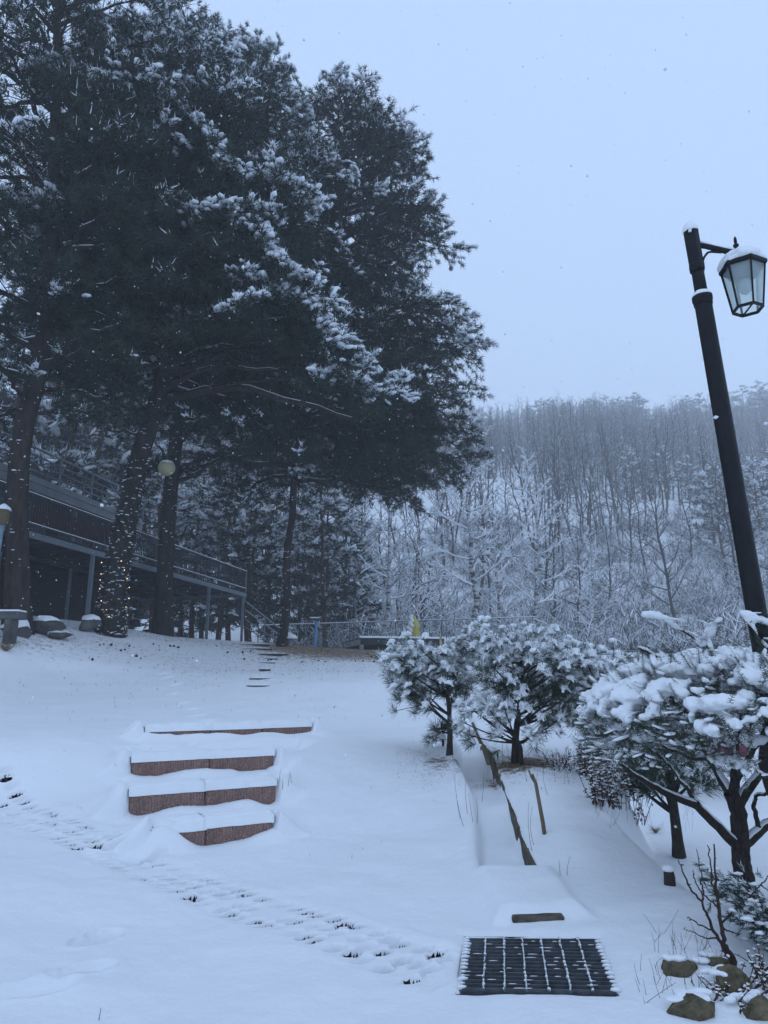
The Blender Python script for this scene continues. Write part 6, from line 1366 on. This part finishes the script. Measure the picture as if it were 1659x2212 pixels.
# ------------------------------------------------------------------ dry leafy shrubs along the bank
LEAF = (np.array([[0, 0, 0], [.30, .1, .35], [.10, .04, .75], [0, 0, 1.0], [-.12, .05, .7], [-.30, .1, .35]]), np.array([[0, 1, 2], [0, 2, 3], [0, 3, 4], [0, 4, 5]]))
def shrub(label, px, py, H, W, n, leaves, seed, hl=.045, mat='dry', cat='shrub'):
    r = np.random.default_rng(seed); b = hit(px, py); b[2] = gz(b[0], b[1]); g = Geo(); L = Geo(); S = Geo(); A, R_ = [], []; P, D = [], []
    for i in range(n):
        o = b + [r.normal(0, W * .28), r.normal(0, W * .25), -.03]; e = o + [r.normal(0, W * .3), r.normal(0, W * .3), H * r.uniform(.55, 1.05)]; c = bez(o, (o + e) / 2 + r.normal(0, .03, 3), e, 6); A.append(c); R_.append(np.linspace(.005, .002, 6))
        for j in range(leaves):
            f = r.uniform(.12, 1.0); ii = f * 5; i0 = min(int(ii), 4); P.append(c[i0] + (c[i0 + 1] - c[i0]) * (ii - i0)); a = r.uniform(0, 6.28); D.append([math.cos(a), math.sin(a), r.normal(-.35, .35)])
    g.tubes(np.array(A), np.array(R_), 4); P = np.array(P); D = unit(np.array(D)); X, Y, Z = frames(D, r.normal(0, .6, len(P))); scatter(L, LEAF, P, X, Y, Z, hl * r.uniform(.7, 1.4, len(P)))
    m = np.nonzero(r.random(len(P)) < .6)[0]; h = unit(D[m] * [1, 1, .4]); Yh = unit(np.cross([0, 0, 1.0], h)); Zh = np.cross(h, Yh); scatter(S, BLOBS[3], P[m] + h * hl * .5 + [0, 0, .008], h, Yh, Zh, np.stack([hl * r.uniform(.4, .75, len(m)), hl * r.uniform(.25, .45, len(m)), hl * r.uniform(.12, .3, len(m))], -1))
    th = thing('dry_shrub', b, label, cat); part('stems', g, M['twig'], th, True, 'stuff'); part('leaves', L, M[mat], th); part('snow', S, M['snow'], th, True, 'stuff'); return th
shrub('tall dry shrub with curled brown leaves at the corner of the bank', 1290, 1735, .62, .34, 26, 20, 801)
shrub('dry brown-leaved shrub behind the wooden stake', 1262, 1672, .50, .34, 22, 18, 802)
shrub('low dry shrub hanging over the edge of the bank', 1322, 1742, .55, .28, 20, 16, 803)
shrub('sparse reddish stalks with a few leaves in the lower garden', 1375, 1775, .50, .30, 9, 7, 804)
shrub('small leafless thicket beneath the bushy pine', 1205, 1655, .26, .40, 30, 4, 805, .025)
shrub('dry seed stalks standing under the slim pine', 1350, 1720, .62, .35, 10, 6, 806)
shrub('tangle of dry twigs and leaves on the rockery', 1630, 2130, .16, .30, 30, 8, 807, .025)
shrub('tangle of dead stems between the rockery stones', 1560, 2170, .10, .22, 16, 6, 808, .02)
# bare sapling by the rockery
r3 = np.random.default_rng(61); b = hit(1583, 2098); b[2] = gz(b[0], b[1]); by = b[1]; g = Geo()
def tw(pts, r0, r1_): 
    c = np.array([at(px, py, by + dy) for px, py, dy in pts]); m = 4 * len(c); tt = np.linspace(0, len(c) - 1, m); c = np.stack([np.interp(tt, np.arange(len(c)), c[:, q]) for q in range(3)], -1) + r3.normal(0, .003, (m, 3)); g.tubes(c[None], np.linspace(r0, r1_, m)[None], 6)
    for i in range(2, m, 3): g.tubes(np.array([[c[i], c[i] + r3.normal(0, .006, 3)]]), np.array([[r1_ * 1.6, .002]]), 4)
q = lambda cx, cy, dy=0: ((2450 + cx * .3315) * .553, (3400 + cy * .3315) * .553, dy)
tw([q(1260, 1180), q(1235, 1020), q(1145, 860), q(1110, 640), q(1075, 430), q(1050, 200), q(1035, 0), q(1030, -300)], .016, .004); tw([q(1225, 1090), q(1140, 920), q(1035, 730), q(960, 560), q(880, 380), q(735, 200), q(655, 20), q(600, -120)], .011, .003)
tw([q(885, 385), q(895, 250), q(875, 110), q(865, 0), q(820, -250)], .006, .002); tw([q(1075, 430), q(930, 320), q(840, 210), q(785, 70), q(780, 0)], .005, .002); tw([q(1030, 720), q(850, 640), q(760, 590), q(715, 540)], .005, .002); tw([q(1060, 800), q(900, 790), q(780, 730), q(655, 690)], .0045, .0015)
tw([q(1130, 600), q(1275, 450, .05), q(1390, 350, .1), q(1580, 170, .15), q(1660, 60, .2)], .006, .003); tw([q(1580, 170, .15), q(1660, 240, .15), q(1720, 300, .2)], .004, .002); tw([q(1130, 680), q(1260, 740), q(1340, 760)], .005, .002); tw([q(1060, 330), q(1000, 150), q(990, 0), q(960, -300)], .007, .003)
sap = thing('bare_sapling', b, 'thin bare sapling with reddish twigs rising from the rockery', 'sapling'); part('stem', g, M['twig'], sap, True)
# juniper at the edge of the rockery
r4 = np.random.default_rng(62); jb = hit(1715, 2075); jb[2] = gz(jb[0], jb[1]); g = Geo(); s = Geo(); nd = Geo(); P, D = [], []
for k in range(34):
    a = r4.uniform(0, 6.28); L = r4.uniform(.3, .62); e = jb + [math.cos(a) * L * .8, math.sin(a) * L * .7, .10 + .42 * r4.random()]; c = bez(jb, (jb + e) / 2 + [0, 0, .12], e, 6); g.tubes(c[None], np.linspace(.012, .004, 6)[None], 5)
    for j in range(26): f = r4.uniform(.25, 1.0); ii = f * 5; i0 = min(int(ii), 4); p = c[i0] + (c[i0 + 1] - c[i0]) * (ii - i0) + r4.normal(0, .045, 3); P.append(p); D.append(unit(np.array([math.cos(a), math.sin(a), .3]) + r4.normal(0, .45, 3)))
P = np.array(P); D = np.array(D); JT = tuft_template(20, .045, .0045, (.2, .8), 1.2, 3); X, Y, Z = frames(D, r4.uniform(0, 6.28, len(P))); e = exposure(P, .06, .5); ex = np.clip(1 - e / 2, 0, 1)
split_needles(JT, P, X, Y, Z, r4.uniform(.8, 1.3, len(P)), ex * .35, nd, s, r4); m = np.nonzero(ex * r4.random(len(P)) > .55)[0]; scatter(s, BLOBS[4], P[m] + [0, 0, .015], np.tile([1., 0, 0], (len(m), 1)), np.tile([0, 1., 0], (len(m), 1)), np.tile([0, 0, 1.], (len(m), 1)), np.stack([r4.uniform(.02, .045, len(m)), r4.uniform(.02, .04, len(m)), r4.uniform(.008, .016, len(m))], -1))
jn = thing('juniper_bush', jb, 'blue-green juniper dusted with snow beyond the rockery stones', 'juniper'); part('branches', g, M['bark_small'], jn, True, 'stuff'); part('foliage', nd, M['juniper'], jn); part('snow', s, M['snow'], jn, True, 'stuff')

# ------------------------------------------------------------------ stalks, straw, cones, falling flakes
r5 = np.random.default_rng(71); A, R_ = [], []
def stalk(px, py, H, lean=.15, w=.0022):
    b = hit(px, py); b[2] = gz(b[0], b[1]) - .02; e = b + [r5.normal(0, lean * H), r5.normal(0, lean * H), H]; A.append(bez(b, (b + e) / 2 + r5.normal(0, .08 * H, 3), e, 5)); R_.append(np.linspace(w, w * .5, 5))
for px, py, H in [(610, 1712, .12), (604, 1700, .13), (622, 1712, .15), (630, 1706, .14), (1002, 1790, .5), (1010, 1760, .35), (1022, 1780, .3), (1030, 1770, .25), (995, 1770, .25), (1150, 1840, .42), (1155, 1830, .35), (1160, 1720, .25), (1185, 1730, .3), (1200, 1700, .3), (1140, 1700, .35), (1210, 1890, .14), (1225, 1885, .16), (1040, 1700, .35), (1100, 1660, .5), (1085, 1650, .55), (1130, 1655, .5), (1230, 1700, .2), (212, 2206, .07), (760, 1850, .05), (800, 1700, .05)]: stalk(px, py, H)
for k in range(70): stalk(r5.uniform(60, 900), r5.uniform(1450, 1560), r5.uniform(.03, .09), .3, .0022)
for k in range(22): stalk(r5.uniform(20, 960), r5.uniform(1560, 1850), r5.uniform(.02, .05), .3, .0016)
for k in range(60): stalk(r5.uniform(1380, 1560), r5.uniform(2030, 2180), r5.uniform(.05, .16), .4, .0014)
for k in range(50): stalk(r5.uniform(1280, 1500), r5.uniform(1700, 1800), r5.uniform(.1, .35), .4, .0016)
for k in range(40): stalk(r5.uniform(1120, 1240), r5.uniform(1640, 1690), r5.uniform(.05, .2), .5, .0016)
g = Geo(); g.tubes(np.array(A), np.array(R_), 4); o = part('dry_stalks', g, M['twig'], None, True, 'stuff'); tag(o, 'dry stalks poking through the snow', 'weeds')
# short straw on the thinly covered lawn
n = 9000; cx = r5.normal(-0.4, 3.2, n); cy_ = 29.5 + r5.normal(0, 3.2, n); k = int(n * .35); cx[:k] = r5.normal(-6, 3.5, k); cy_[:k] = r5.normal(22, 3.2, k); z = ground_h(cx, cy_); b = np.stack([cx, cy_, z - .01], -1); e = b + np.stack([r5.normal(0, .035, n), r5.normal(0, .035, n), r5.uniform(.02, .07, n)], -1); sd = np.stack([r5.normal(0, .006, n), r5.normal(0, .003, n), 0 * cx], -1)
V = np.stack([b - sd, b + sd, e], 1).reshape(-1, 3); o = part('straw_grass', (V, np.arange(3 * n).reshape(-1, 3)), M['straw'], None, False, 'stuff'); tag(o, 'short straw-coloured grass showing through thin snow', 'grass')
n = 2600; cx = np.concatenate([r5.normal(.75, .30, n // 3), r5.normal(1.8, .38, n - n // 3)]); cy_ = np.concatenate([r5.normal(10.0, .5, n // 3), r5.normal(9.75, .5, n - n // 3)])
inside = (cx > ditch_l(cy_) - .06) & (cx < ditch_r(cy_) + .05); cx, cy_ = cx[~inside], cy_[~inside]; n = len(cx); z = ground_h(cx, cy_); b = np.stack([cx, cy_, z + .004], -1); a = r5.uniform(0, 6.28, n); l = r5.uniform(.02, .07, n); dv = np.stack([np.cos(a) * l, np.sin(a) * l, r5.uniform(0, .02, n)], -1); sd = np.stack([-np.sin(a) * .003, np.cos(a) * .003, 0 * a], -1)
V = np.stack([b - sd, b + sd, b + dv], 1).reshape(-1, 3); o = part('needle_litter', (V, np.arange(3 * n).reshape(-1, 3)), M['twig'], None, False, 'stuff'); tag(o, 'fallen brown needles around the young pine trunks', 'litter')
# ornamental grass tufts
def grass_clump(px, py, H, lab, n=160):
    b = hit(px, py); b[2] = gz(b[0], b[1]); a = r5.uniform(0, 6.28, n); l = H * r5.uniform(.5, 1.1, n); o = b + np.stack([r5.normal(0, .05 * H, n), r5.normal(0, .05 * H, n), 0 * a], -1); e = o + np.stack([np.cos(a) * l * .8, np.sin(a) * l * .8, l * r5.uniform(.1, .7, n)], -1)
    P = np.stack([o, (o + e) / 2 + np.array([0, 0, 1]) * (l * .22)[:, None], e], 1); g = Geo(); g.tubes(P, np.tile([.006, .005, .002], (n, 1)) * H * .8, 3); th = thing('grass_clump', b, lab, 'grass clump'); part('blades', g, M['straw'], th, False, 'stuff'); return th
grass_clump(118, 1374, .45, 'tuft of dry grass beside the buried boulder'); grass_clump(12, 1408, .4, 'dark dry grass tuft on the slope below the bench'); grass_clump(1416, 1800, .16, 'small tan grass tuft in the lower garden below the bank')
# pine cones
V, T = ICO1; cone = mesh('pine_cone', np.concatenate([V * (.035, .035, .05)]) * (1 + .3 * (r5.random((len(V), 1)) - .5)), T, M['cone'])
for k in range(36):
    px = r5.uniform(180, 830); py = 1402 + 38 * r5.random() ** 1.3 if px > 520 else 1385 + 45 * r5.random()
    b = hit(px, py); o = bpy.data.objects.new('pine_cone', cone); COL.objects.link(o); o.location = (b[0], b[1], gz(b[0], b[1]) + .025); o.rotation_euler = (r5.uniform(0, 6), r5.uniform(0, 6), r5.uniform(0, 6)); s_ = r5.uniform(.5, 1.05); o.scale = (s_, s_, s_)
    tag(o, 'dark pine cone fallen on the thin snow under the pines', 'pine cone', 'fallen pine cones')
# falling flakes
n = 9000; P = np.stack([r5.uniform(-13, 13, n), 2.5 + 24 * r5.random(n) ** .8, r5.uniform(.4, 19, n)], -1); keep = P[:, 2] > base_h(P[:, 0], P[:, 1]) + .3; P = P[keep]; n = len(P)
V = np.array([[1, 0, 0], [-1, 0, 0], [0, 1, 0], [0, -1, 0], [0, 0, 1.3], [0, 0, -1.3]], float); T = np.array([[0, 2, 4], [2, 1, 4], [1, 3, 4], [3, 0, 4], [2, 0, 5], [1, 2, 5], [3, 1, 5], [0, 3, 5]]); g = Geo(); D = unit(r5.normal(0, 1, (n, 3))); X, Y, Z = frames(D, r5.uniform(0, 6, n))
scatter(g, (V, T), P, X, Y, Z, .0055 + .0095 * r5.random(n) ** 2); o = part('falling_snow', g, M['snow_tree'], None, True, 'stuff'); tag(o, 'snowflakes drifting down through the air', 'snowflakes')
